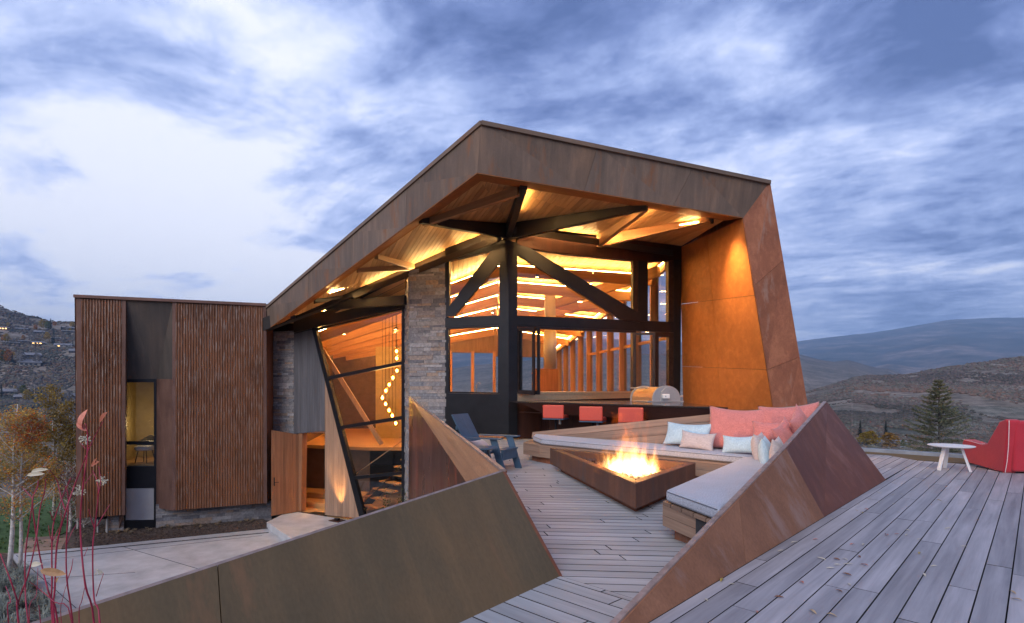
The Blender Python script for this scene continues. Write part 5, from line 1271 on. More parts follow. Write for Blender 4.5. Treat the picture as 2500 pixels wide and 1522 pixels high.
# red dogwood in the left foreground
zd = zs(0, 1000, 2.873)
dg = empty('dogwood_shrub', (-1.1, 1.35, 0)); props(dg, 'leafless red stemmed dogwood shrub rising in the left foreground', 'shrub')
stems = [([(660, 1500), (600, 1240), (570, 960), (565, 740), (585, 520), (610, 330), (615, 180), (600, 100)], 1.42, 9), ([(612, 300), (660, 200), (722, 85)], 1.42, 5), ([(380, 1500), (385, 1250), (400, 950), (460, 720), (520, 540), (560, 440), (606, 320)], 1.42, 9),
         ([(700, 1500), (660, 1330), (650, 1000), (665, 830), (690, 600), (680, 500), (650, 430)], 1.36, 8), ([(690, 600), (706, 510), (692, 400)], 1.36, 5), ([(680, 820), (720, 750), (770, 668)], 1.36, 5), ([(662, 830), (640, 770), (622, 700)], 1.36, 5),
         ([(510, 1500), (470, 1200), (465, 960), (480, 640), (458, 535)], 1.5, 8), ([(465, 960), (500, 870), (536, 806)], 1.5, 4), ([(370, 1500), (365, 1200), (365, 930), (380, 780), (440, 610), (497, 480)], 1.55, 8), ([(380, 790), (350, 715)], 1.55, 4), ([(365, 930), (350, 880), (340, 815)], 1.55, 4), ([(366, 930), (400, 860), (430, 790), (425, 720)], 1.55, 4),
         ([(405, 1500), (340, 1280), (290, 1080), (250, 850), (228, 640), (262, 545), (268, 500)], 1.3, 8), ([(200, 1500), (178, 1250), (180, 1000), (228, 650), (222, 620), (165, 555)], 1.34, 7),
         ([(130, 1500), (130, 1350), (200, 1150), (255, 900), (280, 700), (310, 590), (322, 490)], 1.0, 8), ([(130, 1370), (75, 1200), (0, 1010)], 1.0, 7), ([(205, 1500), (255, 1300), (266, 1110)], 1.2, 4), ([(505, 1500), (380, 1350), (280, 1265), (205, 1205)], 1.2, 6),
         ([(455, 700), (430, 620), (400, 500), (350, 428)], 1.45, 6), ([(555, 1500), (575, 1340), (602, 1220)], 1.5, 5), ([(675, 1310), (700, 1230), (727, 1150)], 1.36, 4), ([(470, 1200), (500, 1120), (512, 1048)], 1.5, 5), ([(430, 1500), (440, 1330), (470, 1220)], 1.5, 4), ([(590, 1030), (615, 970)], 1.42, 3), ([(285, 1500), (270, 1380)], 1.2, 5), ([(60, 1500), (75, 1350), (40, 1240)], 1.1, 6), ([(600, 520), (648, 448)], 1.42, 4), ([(600, 275), (562, 235)], 1.42, 3)]
for pts, D, th in stems:
    ps = []; k = len(pts)
    for i, (x, y) in enumerate(pts): ps.append(P(*zd(x, y), D + .02 * math.sin(x * .05)))
    if pts[0][1] > 1480:
        b = vec(-1.1 + (ps[0].x + 1.1) * .35, 1.32 + (D - 1.35) * .5, .0); ps = [b, lerp(b, ps[0], .55) + vec(.02, 0, 0)] + ps
    # resample smoothly
    sm = []
    for i in range(len(ps) - 1):
        p0, p1, p2, p3 = ps[max(i - 1, 0)], ps[i], ps[i + 1], ps[min(i + 2, len(ps) - 1)]
        for t in (0, .25, .5, .75): sm.append(.5 * ((2 * p1) + (p2 - p0) * t + (2 * p0 - 5 * p1 + 4 * p2 - p3) * t * t + (3 * p1 - p0 - 3 * p2 + p3) * t ** 3))
    sm.append(ps[-1]); r0_ = th / 2.873 / 1270 * D * .52 * 1.25
    rad = [r0_ * (1.15 - .65 * i / len(sm)) * (1.12 if i % 4 == 0 else 1) for i in range(len(sm))]
    MB().tube(sm, rad, 8).build('stem', M['twig_red'], dg, smooth=True)
def bigleaf(x, y, D, L_, ang, c, wr=.45, tiltx=1.1):
    me = leaf_mesh(L_, L_ * wr, L_ * .12, x); me.materials.append(c); o = bpy.data.objects.new('leaf', me); col.objects.link(o)
    o.parent = dg; o.matrix_parent_inverse = world_m(dg).inverted(); o.location = P(*zd(x, y), D); o.rotation_euler = (tiltx, ang, 0)
lp = plain('leaf_pink', (.62, .22, .15), .6, 0, 60, .25, .2); lr_ = plain('leaf_rust', (.36, .10, .05), .6, 0, 60, .3, .2); lt = plain('leaf_tan', (.38, .22, .11), .7, 0, 50, .3, .2); lc = plain('leaf_cream', (.55, .50, .38), .7, 0, 50, .2, .1)
bigleaf(603, 75, 1.42, .060, -1.35, lp, .42); bigleaf(578, 125, 1.42, .036, .7, lp, .4); bigleaf(738, 58, 1.42, .036, -.9, lr_, .45); bigleaf(677, 385, 1.36, .026, -.5, lr_, .5); bigleaf(290, 432, 1.45, .048, -.15, lc, .22); bigleaf(265, 462, 1.0, .034, -.1, lc, .25)
bigleaf(385, 1145, 1.2, .062, .15, lt, .28); bigleaf(262, 1090, 1.2, .028, -.1, lc, .45); bigleaf(418, 1195, 1.2, .016, -1.1, lt, .5); bigleaf(680, 365, 1.36, .016, -1.3, lr_, .5)
for cx, cy, D, sr, n_ in ((595, 215, 1.42, 46, 26), (715, 505, 1.36, 44, 26), (560, 575, 1.5, 60, 26), (690, 1145, 1.36, 30, 10)):
    mbx = MB()
    for k in range(n_):
        a = R_.uniform(0, 6.28); q = R_.uniform(.3, 1) * sr; p0, p1 = P(*zd(cx, cy), D), P(*zd(cx + q * math.cos(a), cy + q * .8 * math.sin(a)), D + R_.uniform(-.015, .015))
        mbx.tube([p0, lerp(p0, p1, .5) + vec(0, 0, .002), p1], .0006, 4); mbx.lathe([(.0005, -.0022), (.0022, 0), (.0005, .0022)], p1, 6)
    mbx.build('seed_head', lc, dg)
bed = MB().prism([vec(-1.62, 1.35, 0), vec(-1.30, .75, 0), vec(-.75, .75, 0), vec(-.55, 1.2, 0), vec(-.7, 1.7, 0), vec(-1.25, 1.75, 0)], UP * .03).build('planting_bed', M['soil']); props(bed, 'patch of soil at the foot of the dogwood', kind='structure')
# ------------------------------------------------------------------ ground, hills, trees
def interp(lst, u):
    if u <= lst[0][0]: return lst[0][1]
    for (a, b), (c, d) in zip(lst, lst[1:]):
        if u <= c: return b + (d - b) * (u - a) / (c - a)
    return lst[-1][1]
RL = [(-1500, 690), (0, 746), (19, 752), (49, 763), (75, 772), (105, 778), (140, 784), (182, 787), (600, 850), (1000, 930)]
RM = [(1100, 985), (1700, 985), (1974, 959), (2049, 935), (2079, 924), (2118, 917), (2211, 912), (2310, 896), (2400, 881), (2500, 869), (3500, 820)]
RH = [(1100, 900), (1430, 868), (1950, 865), (1989, 870), (2037, 877), (2070, 874), (2100, 882), (2142, 894), (2166, 895), (2196, 907), (2300, 930), (3500, 940)]
RT = [(1000, 830), (1430, 826), (1540, 830), (1800, 842), (1950, 834), (2055, 820), (2130, 812), (2199, 800), (2325, 780), (2430, 777), (2500, 775), (3500, 800)]
def zv(v, Y): return H - (v - CV) / F * Y
def prof(kn, Y):
    if Y <= kn[0][0]: return kn[0][1]
    for (a, b), (c, d) in zip(kn, kn[1:]):
        if Y <= c:
            t = (Y - a) / (c - a); return b + (d - b) * t
    return kn[-1][1]
def terrain_z(u, Y, x, y, noise_on=True):
    kl = [(14, -3.02), (20, -3.0), (40, -5), (80, -9), (150, -13), (250, -15), (350, -12), (450, -8), (480, -5)]
    rl = interp(RL, u); kl += [(920, zv(rl, 920)), (1300, zv(rl, 920) - 30), (9000, 100)]
    kr = [(14, -3.4), (30, -8), (60, -13), (120, -20), (200, -22), (270, -22), (330, -17)]
    r1_, r2_, r3_ = interp(RM, u), interp(RH, u), interp(RT, u)
    kr += [(640, zv(r1_, 640)), (700, zv(r1_, 640) - 3), (1000, zv(r1_ + 40, 1000)), (1500, zv(r2_ + 45, 1500)), (2300, zv(r2_, 2300)), (2800, zv(r2_ + 15, 2300)), (4200, zv(r3_ + 75, 4200)), (7500, zv(r3_, 7500)), (9500, zv(r3_, 7500))]
    t = min(1, max(0, (u - 700) / 450)); t = t * t * (3 - 2 * t)
    z = prof(kl, Y) * (1 - t) + prof(kr, Y) * t
    if noise_on and Y > 60:
        z += (mn.noise(vec(x * .012, y * .012, 0)) * 2.2 + mn.noise(vec(x * .045, y * .045, 4)) * .9) * min(1, (Y - 60) / 200)
        if Y > 1000: z += (mn.noise(vec(x * .0018, y * .0018, 9)) * 45 + mn.noise(vec(x * .006, y * .006, 2)) * 16) * min(1, (Y - 1000) / 2500) * (1 if Y < 7000 else .25)
    return z
def uof(az): return CU + F * math.tan(max(-1.35, min(1.35, az)))
def rfac(az): return 1 / math.cos(min(abs(az), .9))
azs = [math.radians(a) for a in list(np.arange(-180, -50, 6)) + list(np.arange(-50, -30, .09)) + list(np.arange(-30, 22, .8)) + list(np.arange(22, 50, .1)) + list(np.arange(50, 180, 6))]
Ys = [3, 6, 9, 12, 14, 17, 20, 25, 30, 40, 50, 60]; Y = 70
while Y < 9000: Ys.append(Y); Y *= 1.024
vs = []; nr = len(Ys)
for az in azs:
    u = uof(az) if abs(az) < 1.3 else (-1500 if az < 0 else 3500); sx_, cy_ = math.sin(az), math.cos(az); rf = rfac(az)
    for Y in Ys:
        r = Y * rf; x, y = sx_ * r, cy_ * r; vs.append((x, y, terrain_z(u, Y, x, y)))
fs = []; na = len(azs)
for i in range(na):
    i2 = (i + 1) % na
    for j in range(nr - 1): fs.append((i * nr + j, i * nr + j + 1, i2 * nr + j + 1, i2 * nr + j))
c_i = len(vs); vs.append((0, 0, -3.02)); fs += [(c_i, i * nr, ((i + 1) % na) * nr) for i in range(na)]
me = bpy.data.meshes.new('terrain'); me.from_pydata(vs, [], fs); me.update()
for p in me.polygons: p.use_smooth = True
def terrain_mat():
    m, nt, b = mat_new('sage_hillside')
    n1 = noise_(nt, .012, 8, .62, src='Object', rand=False); n2 = noise_(nt, .11, 6, .7, src='Object', rand=False); n3 = noise_(nt, .0022, 10, .78, (1, 1, 2.6), src='Object', rand=False, off=(3, 3, 0))
    c = ramp_(nt, n1, [(.32, (.11, .11, .095)), (.45, (.17, .145, .12)), (.56, (.24, .21, .18)), (.68, (.17, .12, .10))])
    d = ramp_(nt, n2, [(.35, (.45, .47, .45)), (.62, (1.35, 1.3, 1.25))]); c = mixc(nt, .9, c, d, 'MULTIPLY')
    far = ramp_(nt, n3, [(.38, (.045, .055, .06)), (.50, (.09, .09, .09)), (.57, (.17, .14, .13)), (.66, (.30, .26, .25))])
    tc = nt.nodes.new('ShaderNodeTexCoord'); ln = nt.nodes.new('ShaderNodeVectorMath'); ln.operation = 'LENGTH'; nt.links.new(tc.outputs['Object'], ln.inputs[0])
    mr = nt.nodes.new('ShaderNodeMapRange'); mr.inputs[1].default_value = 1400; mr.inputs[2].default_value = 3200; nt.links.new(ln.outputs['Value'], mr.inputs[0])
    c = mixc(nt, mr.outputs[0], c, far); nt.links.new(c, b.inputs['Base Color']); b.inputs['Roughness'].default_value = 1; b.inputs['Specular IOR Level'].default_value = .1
    return m
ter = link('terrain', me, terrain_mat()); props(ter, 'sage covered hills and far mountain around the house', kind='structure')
def on_ground(u, v, vmax=None, y0=60, y1=6000):
    """point of the terrain seen at pixel (u, v)"""
    Y = y0
    while Y < y1:
        p = P(u, v, Y)
        if terrain_z(u, Y, p.x, p.y) >= p.z: return vec(p.x, p.y, terrain_z(u, Y, p.x, p.y))
        Y *= 1.006
    return None
# ---- paving, lawn, beds by the entry ----
zdv = -2.96
def gp(u, v, z): return G(u, v, z)
drv = [gp(26, 1353.5, zdv), gp(657, 1290, zdv), gp(760, 1300, zdv), gp(900, 1340, zdv), gp(700, 1522, zdv), gp(300, 1640, zdv), gp(132, 1484, zdv), gp(73, 1417, zdv)]
o = MB().prism(drv, UP * -.18).build('driveway', M['concrete']); props(o, 'pale concrete forecourt slab', kind='structure')
for (a_, b_) in (((40, 1356), (190, 1489)), ((75, 1416), (330, 1398)), ((300, 1335), (520, 1400)), ((66, 1372), (640, 1308))):
    p_, q_ = gp(*a_, zdv + .001), gp(*b_, zdv + .001); MB().beam(p_, q_, .012, .006).build('score_joint', M['under'], o)
slot = empty('slot_drain', gp(350, 1325, zdv)); props(slot, 'dark slotted drain channel along the edge of the concrete forecourt', 'drain')
sa, sb = gp(66, 1357.5, zdv), gp(656, 1300.5, zdv); sdv = (sb - sa); n_ = int(sdv.length / .09)
MB().beam(sa + UP * .002, sb + UP * .002, .075, .008).build('channel', M['under'], slot)
bars = MB()
for k in range(n_): p = sa + sdv * (k / n_) + UP * .006; bars.beam(p - vec(sdv.y, -sdv.x, 0).normalized() * .03, p + vec(sdv.y, -sdv.x, 0).normalized() * .03, .022, .006)
props(bars.build('grating_bar', M['black_steel'], slot), kind='stuff')
por = [gp(651, 1275, ze), gp(690, 1256, ze), gp(728, 1250.5, ze), gp(793, 1260.5, ze), gp(862, 1271.5, ze), gp(1010, 1300, ze), gp(1000, 1420, ze), gp(719, 1320, ze)]
o = MB().prism(por, UP * -.26).build('porch', M['concrete'], bevel=.01); props(o, 'raised concrete porch slab at the front door', kind='structure')
bdp = [vec(*gp(150, 1342, zdv).xy, zdv + .04), gp(175, 1290, zdv + .04), vec(-9.6, 17.5, zdv + .04), vec(-8.4, 17.9, zdv + .04), gp(640, 1262, zdv + .04), gp(660, 1288, zdv + .03), gp(560, 1298, zdv + .03)]
bd_ = MB().prism(bdp, UP * -.1).build('mulch_bed', M['soil']); props(bd_, 'strip of dark mulch along the wing', kind='structure')
bp2 = [gp(-400, 1330, zdv), gp(15, 1352, zdv), gp(70, 1418, zdv), gp(130, 1485, zdv), gp(300, 1640, zdv), gp(300, 2400, zdv), gp(-900, 2200, zdv)]
o = MB().prism([p + UP * .0 for p in bp2], UP * -.1).build('planting_bed', M['soil']); props(o, 'dark mulched bed left of the forecourt', kind='structure')
M['lawn'] = plain('lawn', (.050, .105, .025), .95, 0, 9, .35, .4, dist=.05)
lw = [gp(-300, 1349, -2.99), gp(52, 1347, -2.99), gp(175, 1293, -2.99), gp(185, 1270, -2.99), gp(190, 1215, -2.99), gp(-300, 1215, -2.99)]
o = MB().prism(lw, UP * -.05).build('lawn', M['lawn']); props(o, 'green lawn beyond the forecourt', kind='structure')
bwk = empty('boardwalk', gp(115, 1330, zdv)); props(bwk, 'short weathered timber boardwalk between lawn and mulch bed', 'boardwalk')
boards('plank', [gp(55, 1347, -2.95), gp(174, 1337, -2.95), gp(176, 1307, -2.95), gp(62, 1313, -2.95)], gp(174, 1337, -2.95) - gp(55, 1347, -2.95), .30, .012, .04, M['bench_wood'], bwk, 99, vec(0, 0, 9), seed=5)
def blades(name, spots, n, hgt, spread, colr, label, cat=None, kind='stuff', wdt=.006):
    mbx = MB(); cl_ = []
    for p, s in spots:
        for k in range(n):
            a = R_.uniform(0, 6.28); r = R_.uniform(0, .25) * spread * s; q = p + vec(math.cos(a) * r, math.sin(a) * r, 0); L2 = spread * s * R_.uniform(.4, 1.0)
            h_ = hgt * s * R_.uniform(.6, 1.0); t = vec(-math.sin(a), math.cos(a), 0) * wdt
            m1 = q + vec(math.cos(a) * L2 * .4, math.sin(a) * L2 * .4, h_ * .8); m2 = q + vec(math.cos(a) * L2, math.sin(a) * L2, h_ * R_.uniform(.6, 1.0))
            mbx.add([q - t, q + t, m1 + t * .8, m1 - t * .8, m2], [(0, 1, 2, 3), (3, 2, 4)])
    o = mbx.build(name, colr); props(o, label, cat, kind=kind); return o
M['fescue'] = plain('blue_fescue', (.22, .25, .22), .8, 0, 3, .35, 0); M['fescue_t'] = plain('tan_grass', (.26, .20, .13), .8, 0, 3, .3, 0)
tf = []
for k in range(60):
    p = gp(R_.uniform(-60, 120), R_.uniform(1400, 1560), zdv)
    if p.x / p.y * F + CU < 65 + (H - p.z) * F / p.y * 0 + max(0, (950 + (H - zdv) * F / p.y) - 1417) * .88: tf.append((p, R_.uniform(.7, 1.2)))
blades('grass', tf, 60, .34, .28, M['fescue'], 'blue grey ornamental grass tufts in the bed left of the forecourt')
blades('grass', [(gp(R_.uniform(-200, 185), R_.uniform(1235, 1345), -2.98), R_.uniform(.6, 1.1)) for k in range(420)], 14, .10, .10, M['lawn'], 'short lawn grass', wdt=.004)
tb_ = []
for k in range(40):
    u = R_.uniform(190, 640); tb_.append((gp(u, 1335 - (u - 60) * .095 - R_.uniform(6, 20), zdv + .03), R_.uniform(.5, 1)))
blades('grass', tb_, 30, .14, .16, M['fescue_t'], 'low dry tufts in the mulch strip under the wing')
chips = MB()
for k in range(2600):
    u = R_.uniform(180, 652); v = 1347 - (u - 60) * .094 - R_.uniform(0, 50)
    if v < 1272: continue
    p = gp(u, v, zdv + .05); chips.box(p, R_.uniform(.02, .06), R_.uniform(.01, .025), .012, R_.uniform(0, 3))
props(chips.build('mulch', M['soil']), 'loose bark mulch under the wing', kind='stuff')
# ---- tinted leaf clouds ----
def tinted(name, V, Fc, cols, mat, parent=None):
    me = bpy.data.meshes.new(name); me.from_pydata(V, [], Fc); me.update()
    at = me.color_attributes.new('tint', 'FLOAT_COLOR', 'POINT'); at.data.foreach_set('color', np.array(cols, dtype=np.float32).ravel())
    return link(name, me, mat, parent)
ico = bmesh.new(); bmesh.ops.create_icosphere(ico, subdivisions=1, radius=1); IV = np.array([v.co[:] for v in ico.verts]); IF = np.array([[v.index for v in f.verts] for f in ico.faces]); ico.free()
def blob_cloud(name, pts, sizes, cols, mat, zs_=.8, seed=0):
    g = np.random.default_rng(seed); n = len(pts); pts = np.array(pts); sizes = np.array(sizes)[:, None, None]
    V = IV[None] * sizes * g.uniform(.35, 1.45, (n, 12, 1)); V[:, :, 2] *= zs_; V += pts[:, None, :]
    Fc = (IF[None] + (np.arange(n) * 12)[:, None, None]).reshape(-1, 3); me = bpy.data.meshes.new(name)
    V = V.reshape(-1, 3); me.vertices.add(len(V)); me.vertices.foreach_set('co', V.ravel()); me.loops.add(Fc.size); me.loops.foreach_set('vertex_index', Fc.ravel().astype(np.int32))
    me.polygons.add(len(Fc)); me.polygons.foreach_set('loop_start', np.arange(0, Fc.size, 3, dtype=np.int32)); me.update(calc_edges=True)
    C = np.repeat(np.array(cols), 12, axis=0) * g.uniform(.8, 1.2, (n * 12, 1)); C = np.hstack([C, np.ones((len(C), 1))])
    at = me.color_attributes.new('tint', 'FLOAT_COLOR', 'POINT'); at.data.foreach_set('color', C.astype(np.float32).ravel()); return link(name, me, mat)
def scrub(a0, a1, y0, y1, n, seed, label, pal, smin=.9, smax=2.2):
    rr = random.Random(seed); P_ = []; S = []; C = []
    while len(P_) < n:
        az = math.radians(rr.uniform(a0, a1)); Y = math.exp(rr.uniform(math.log(y0), math.log(y1))); u = uof(az); x = math.tan(az) * Y
        d = mn.noise(vec(x * .022, Y * .016, 3)) + .5 * mn.noise(vec(x * .07, Y * .05, 1))
        if d < rr.uniform(-.30, .35): continue
        s = rr.uniform(smin, smax) * (1 + .7 * min(1, Y / 700)) ; P_.append((x, Y, terrain_z(u, Y, x, Y) + s * .25)); S.append(s)
        k = mn.noise(vec(x * .01, Y * .01, 7)) + rr.uniform(-.45, .45); q_ = pal[max(0, min(len(pal) - 1, int((k + .7) / 1.4 * len(pal))))]; C.append((q_[0] * 1.35, q_[1] * 1.35, q_[2] * 1.35))
    o = blob_cloud('scrub', P_, S, C, M['scrub'], .7, seed); props(o, label, kind='stuff')
palL = [(.045, .052, .048), (.055, .052, .042), (.085, .082, .068), (.10, .062, .045), (.060, .055, .058), (.12, .10, .075)]
palR = [(.060, .055, .048), (.090, .070, .062), (.11, .080, .070), (.085, .082, .068), (.12, .11, .092), (.13, .082, .062)]
scrub(-46, -37.5, 300, 960, 17000, 3, 'scrub oak and sage covering the left hillside', palL, .5, 1.25)
scrub(26, 46, 150, 700, 42000, 4, 'reddish scrub and sage covering the right hillside', palR, .45, 1.1)
# ---- tree kinds ----
def mk_decid(seed, colr, h=8.0, sparse=False):
    rr = random.Random(seed); V, Fc, C = [], [], []
    n = 320 if not sparse else 170
    for k in range(n):
        a = rr.uniform(0, 6.28); t = rr.random(); R = h * .26 * math.sin(math.pi * min(1, .15 + t * .8)) ** .8 * rr.uniform(.3, 1.05); z = h * (.18 + .8 * t)
        c = vec(R * math.cos(a), R * math.sin(a), z); s = h * .055 * rr.uniform(.5, 1.3)
        d1 = vec(rr.gauss(0, 1), rr.gauss(0, 1), rr.gauss(0, 1)).normalized() * s; d2 = vec(rr.gauss(0, 1), rr.gauss(0, 1), rr.gauss(0, 1)).normalized() * s
        b = len(V); V += [c - d1, c + d2, c + d1, c - d2]; Fc.append((b, b + 1, b + 2, b + 3)); q = rr.uniform(.6, 1.3); C += [(colr[0] * q, colr[1] * q, colr[2] * q, 1)] * 4
    me = bpy.data.meshes.new('crown'); me.from_pydata(V, [], Fc); me.update(); at = me.color_attributes.new('tint', 'FLOAT_COLOR', 'POINT'); at.data.foreach_set('color', np.array(C, dtype=np.float32).ravel()); me.materials.append(M['leafy'])
    mbx = MB().tube([(0, 0, -.5), (.05, 0, h * .4), (0, .05, h * .9)], [h * .018, h * .012, h * .004], 6)
    for k in range(10):
        a = rr.uniform(0, 6.28); z = h * rr.uniform(.25, .75); mbx.tube([(0, 0, z), (h * .18 * math.cos(a), h * .18 * math.sin(a), z + h * .16)], [h * .006, h * .002], 4, False)
    tr = mbx.mesh('trunk'); tr.materials.append(M['bark_white']); return [('crown', me), ('trunk', tr)]
def mk_spruce(seed, h=10.0):
    rr = random.Random(seed); V, Fc, C = [], [], []
    for L_i in range(26):
        t = L_i / 25; z = h * (.06 + .92 * t); R = h * .22 * (1 - t) ** .85 + .10
        for k in range(max(6, int(16 * (1 - t)))):
            a = rr.uniform(0, 6.28); r = R * rr.uniform(.65, 1.1); w_ = h * .035; d = vec(math.cos(a), math.sin(a), 0); s_ = vec(-math.sin(a), math.cos(a), 0)
            b = len(V); V += [vec(0, 0, z + h * .02), d * r * .6 + s_ * w_ + UP * (z - h * .01), d * r + UP * (z - h * .035), d * r * .6 - s_ * w_ + UP * (z - h * .01)]; Fc += [(b, b + 1, b + 2), (b, b + 2, b + 3)]
            q = rr.uniform(.6, 1.3); C += [(.020 * q, .034 * q, .027 * q, 1)] * 4
    me = bpy.data.meshes.new('crown'); me.from_pydata(V, [], Fc); me.update(); at = me.color_attributes.new('tint', 'FLOAT_COLOR', 'POINT'); at.data.foreach_set('color', np.array(C, dtype=np.float32).ravel()); me.materials.append(M['leafy'])
    tr = MB().tube([(0, 0, -.5), (0, 0, h * .97)], [h * .018, h * .003], 6).mesh('trunk'); tr.materials.append(M['bark']); return [('crown', me), ('trunk', tr)]
kinds = {'yellow': [mk_decid(1, (.42, .27, .03)), mk_decid(2, (.36, .25, .04))], 'orange': [mk_decid(3, (.42, .17, .03)), mk_decid(4, (.38, .20, .04))], 'bare': [mk_decid(5, (.20, .19, .19), sparse=True), mk_decid(6, (.24, .22, .21), sparse=True)], 'green': [mk_decid(8, (.12, .14, .035))], 'spruce': [mk_spruce(1), mk_spruce(2)]}
base_h = {'yellow': 8, 'orange': 8, 'bare': 8, 'green': 8, 'spruce': 10}
TN = {'yellow': 'aspen_tree', 'orange': 'aspen_tree', 'bare': 'bare_tree', 'green': 'leafy_tree', 'spruce': 'spruce_tree'}
def tree(kind, u, v, hpx, label, group, wide=1.0, y0=60):
    p = on_ground(u, v, y0=y0)
    if p is None: return
    hm = hpx / F * p.y * 1.45; s = hm / base_h[kind]; vset = kinds[kind][R_.randrange(len(kinds[kind]))]
    e = empty(TN[kind], p, R_.uniform(0, 6.28)); e.scale = (s * wide, s * wide, s); props(e, label, 'tree', group)
    for nm, me in vset: o = bpy.data.objects.new(nm, me); col.objects.link(o); o.parent = e
zl = zs(0, 700, 4.287)
kl_ = {'yellow': 'golden yellow', 'orange': 'orange', 'bare': 'bare grey', 'green': 'yellow-green', 'spruce': 'dark evergreen'}
lt = [('yellow', 85, 430, 35), ('yellow', 445, 450, 72), ('orange', 372, 455, 38), ('green', 497, 455, 62), ('spruce', 530, 455, 80), ('orange', 573, 418, 38), ('yellow', 750, 430, 40), ('yellow', 768, 425, 34), ('spruce', 562, 515, 55), ('spruce', 135, 450, 30), ('yellow', 68, 585, 62), ('orange', 40, 575, 50), ('orange', 250, 570, 36), ('bare', 320, 575, 60), ('bare', 350, 580, 55), ('yellow', 495, 570, 60), ('spruce', 565, 610, 68), ('spruce', 548, 600, 55), ('bare', 660, 600, 55), ('orange', 8, 795, 90), ('green', 38, 800, 85), ('orange', 88, 800, 95), ('yellow', 65, 790, 60), ('spruce', 128, 808, 75), ('bare', 210, 830, 110), ('bare', 232, 820, 90), ('bare', 385, 830, 90), ('bare', 400, 820, 70), ('yellow', 130, 770, 60), ('spruce', 15, 1165, 90), ('green', 245, 1130, 70), ('yellow', 165, 1105, 38), ('yellow', 285, 1200, 85), ('bare', 360, 1130, 100), ('bare', 210, 1110, 80), ('spruce', 345, 1190, 70), ('spruce', 430, 1200, 85), ('spruce', 400, 1180, 60), ('yellow', 455, 1160, 70), ('green', 430, 1130, 50), ('bare', 505, 1190, 120), ('bare', 480, 1180, 90), ('spruce', 575, 1205, 90), ('spruce', 655, 1210, 45), ('bare', 715, 1200, 80), ('bare', 740, 1215, 85), ('bare', 600, 1190, 70), ('spruce', 630, 1455, 170), ('spruce', 675, 1450, 60), ('bare', 560, 1440, 130), ('bare', 735, 1480, 140), ('bare', 770, 1490, 120), ('bare', 520, 1450, 110), ('yellow', 735, 475, 28), ('spruce', 760, 620, 40), ('spruce', 645, 470, 40), ('bare', 700, 470, 40), ('orange', 240, 545, 25)]
rowsn = [(0, 500, 'on the upper slope near the ridge'), (500, 700, 'on the middle slope by the lit houses'), (700, 900, 'beside the large pale houses'), (900, 1300, 'along the foot of the left hill'), (1300, 2000, 'standing near the green meadow')]
for k_, x, y, hp_ in lt:
    w_ = [r[2] for r in rowsn if r[0] <= y < r[1]][0]
    sib = sorted(t_[1] for t_ in lt if t_[0] == k_ and [r[2] for r in rowsn if r[0] <= t_[2] < r[1]][0] == w_); od_ = ORD[sib.index(x) + 1] + ' from the left, ' if len(sib) > 1 else ''
    tree(k_, *zl(x, y), hp_ / 4.287, '%s tree %s%s' % (kl_[k_], od_, w_), 'far trees %s' % w_, 1.25 if k_ != 'spruce' else 1)
zt2_ = zs(1950, 750, 3.333)
for k_, x, y, hp_, lab in [('yellow', 540, 1130, 75, 'leftmost golden tree beyond the glass railing, by the steel fin'), ('yellow', 585, 1140, 90, 'paler golden tree second from the steel fin beyond the glass'), ('orange', 740, 1158, 92, 'broad round orange tree beside the low grey roofs beyond the glass'), ('spruce', 500, 1060, 95, 'dark spruce above the golden trees beyond the glass'), ('spruce', 710, 1075, 100, 'dark spruce left of the big spruce beyond the glass'), ('green', 850, 1150, 50, 'small yellow-green tree by the far roofs beyond the glass'), ('spruce', 905, 1150, 45, 'tiny dark spruce between the roofs and the big spruce'), ('bare', 655, 1095, 50, 'bare bush above the valley road beyond the glass')]:
    tree(k_, *zt2_(x, y), hp_ / 3.333, lab, 'valley trees beyond the glass railing', 2.0 if k_ in ('yellow', 'orange') else 1.0)
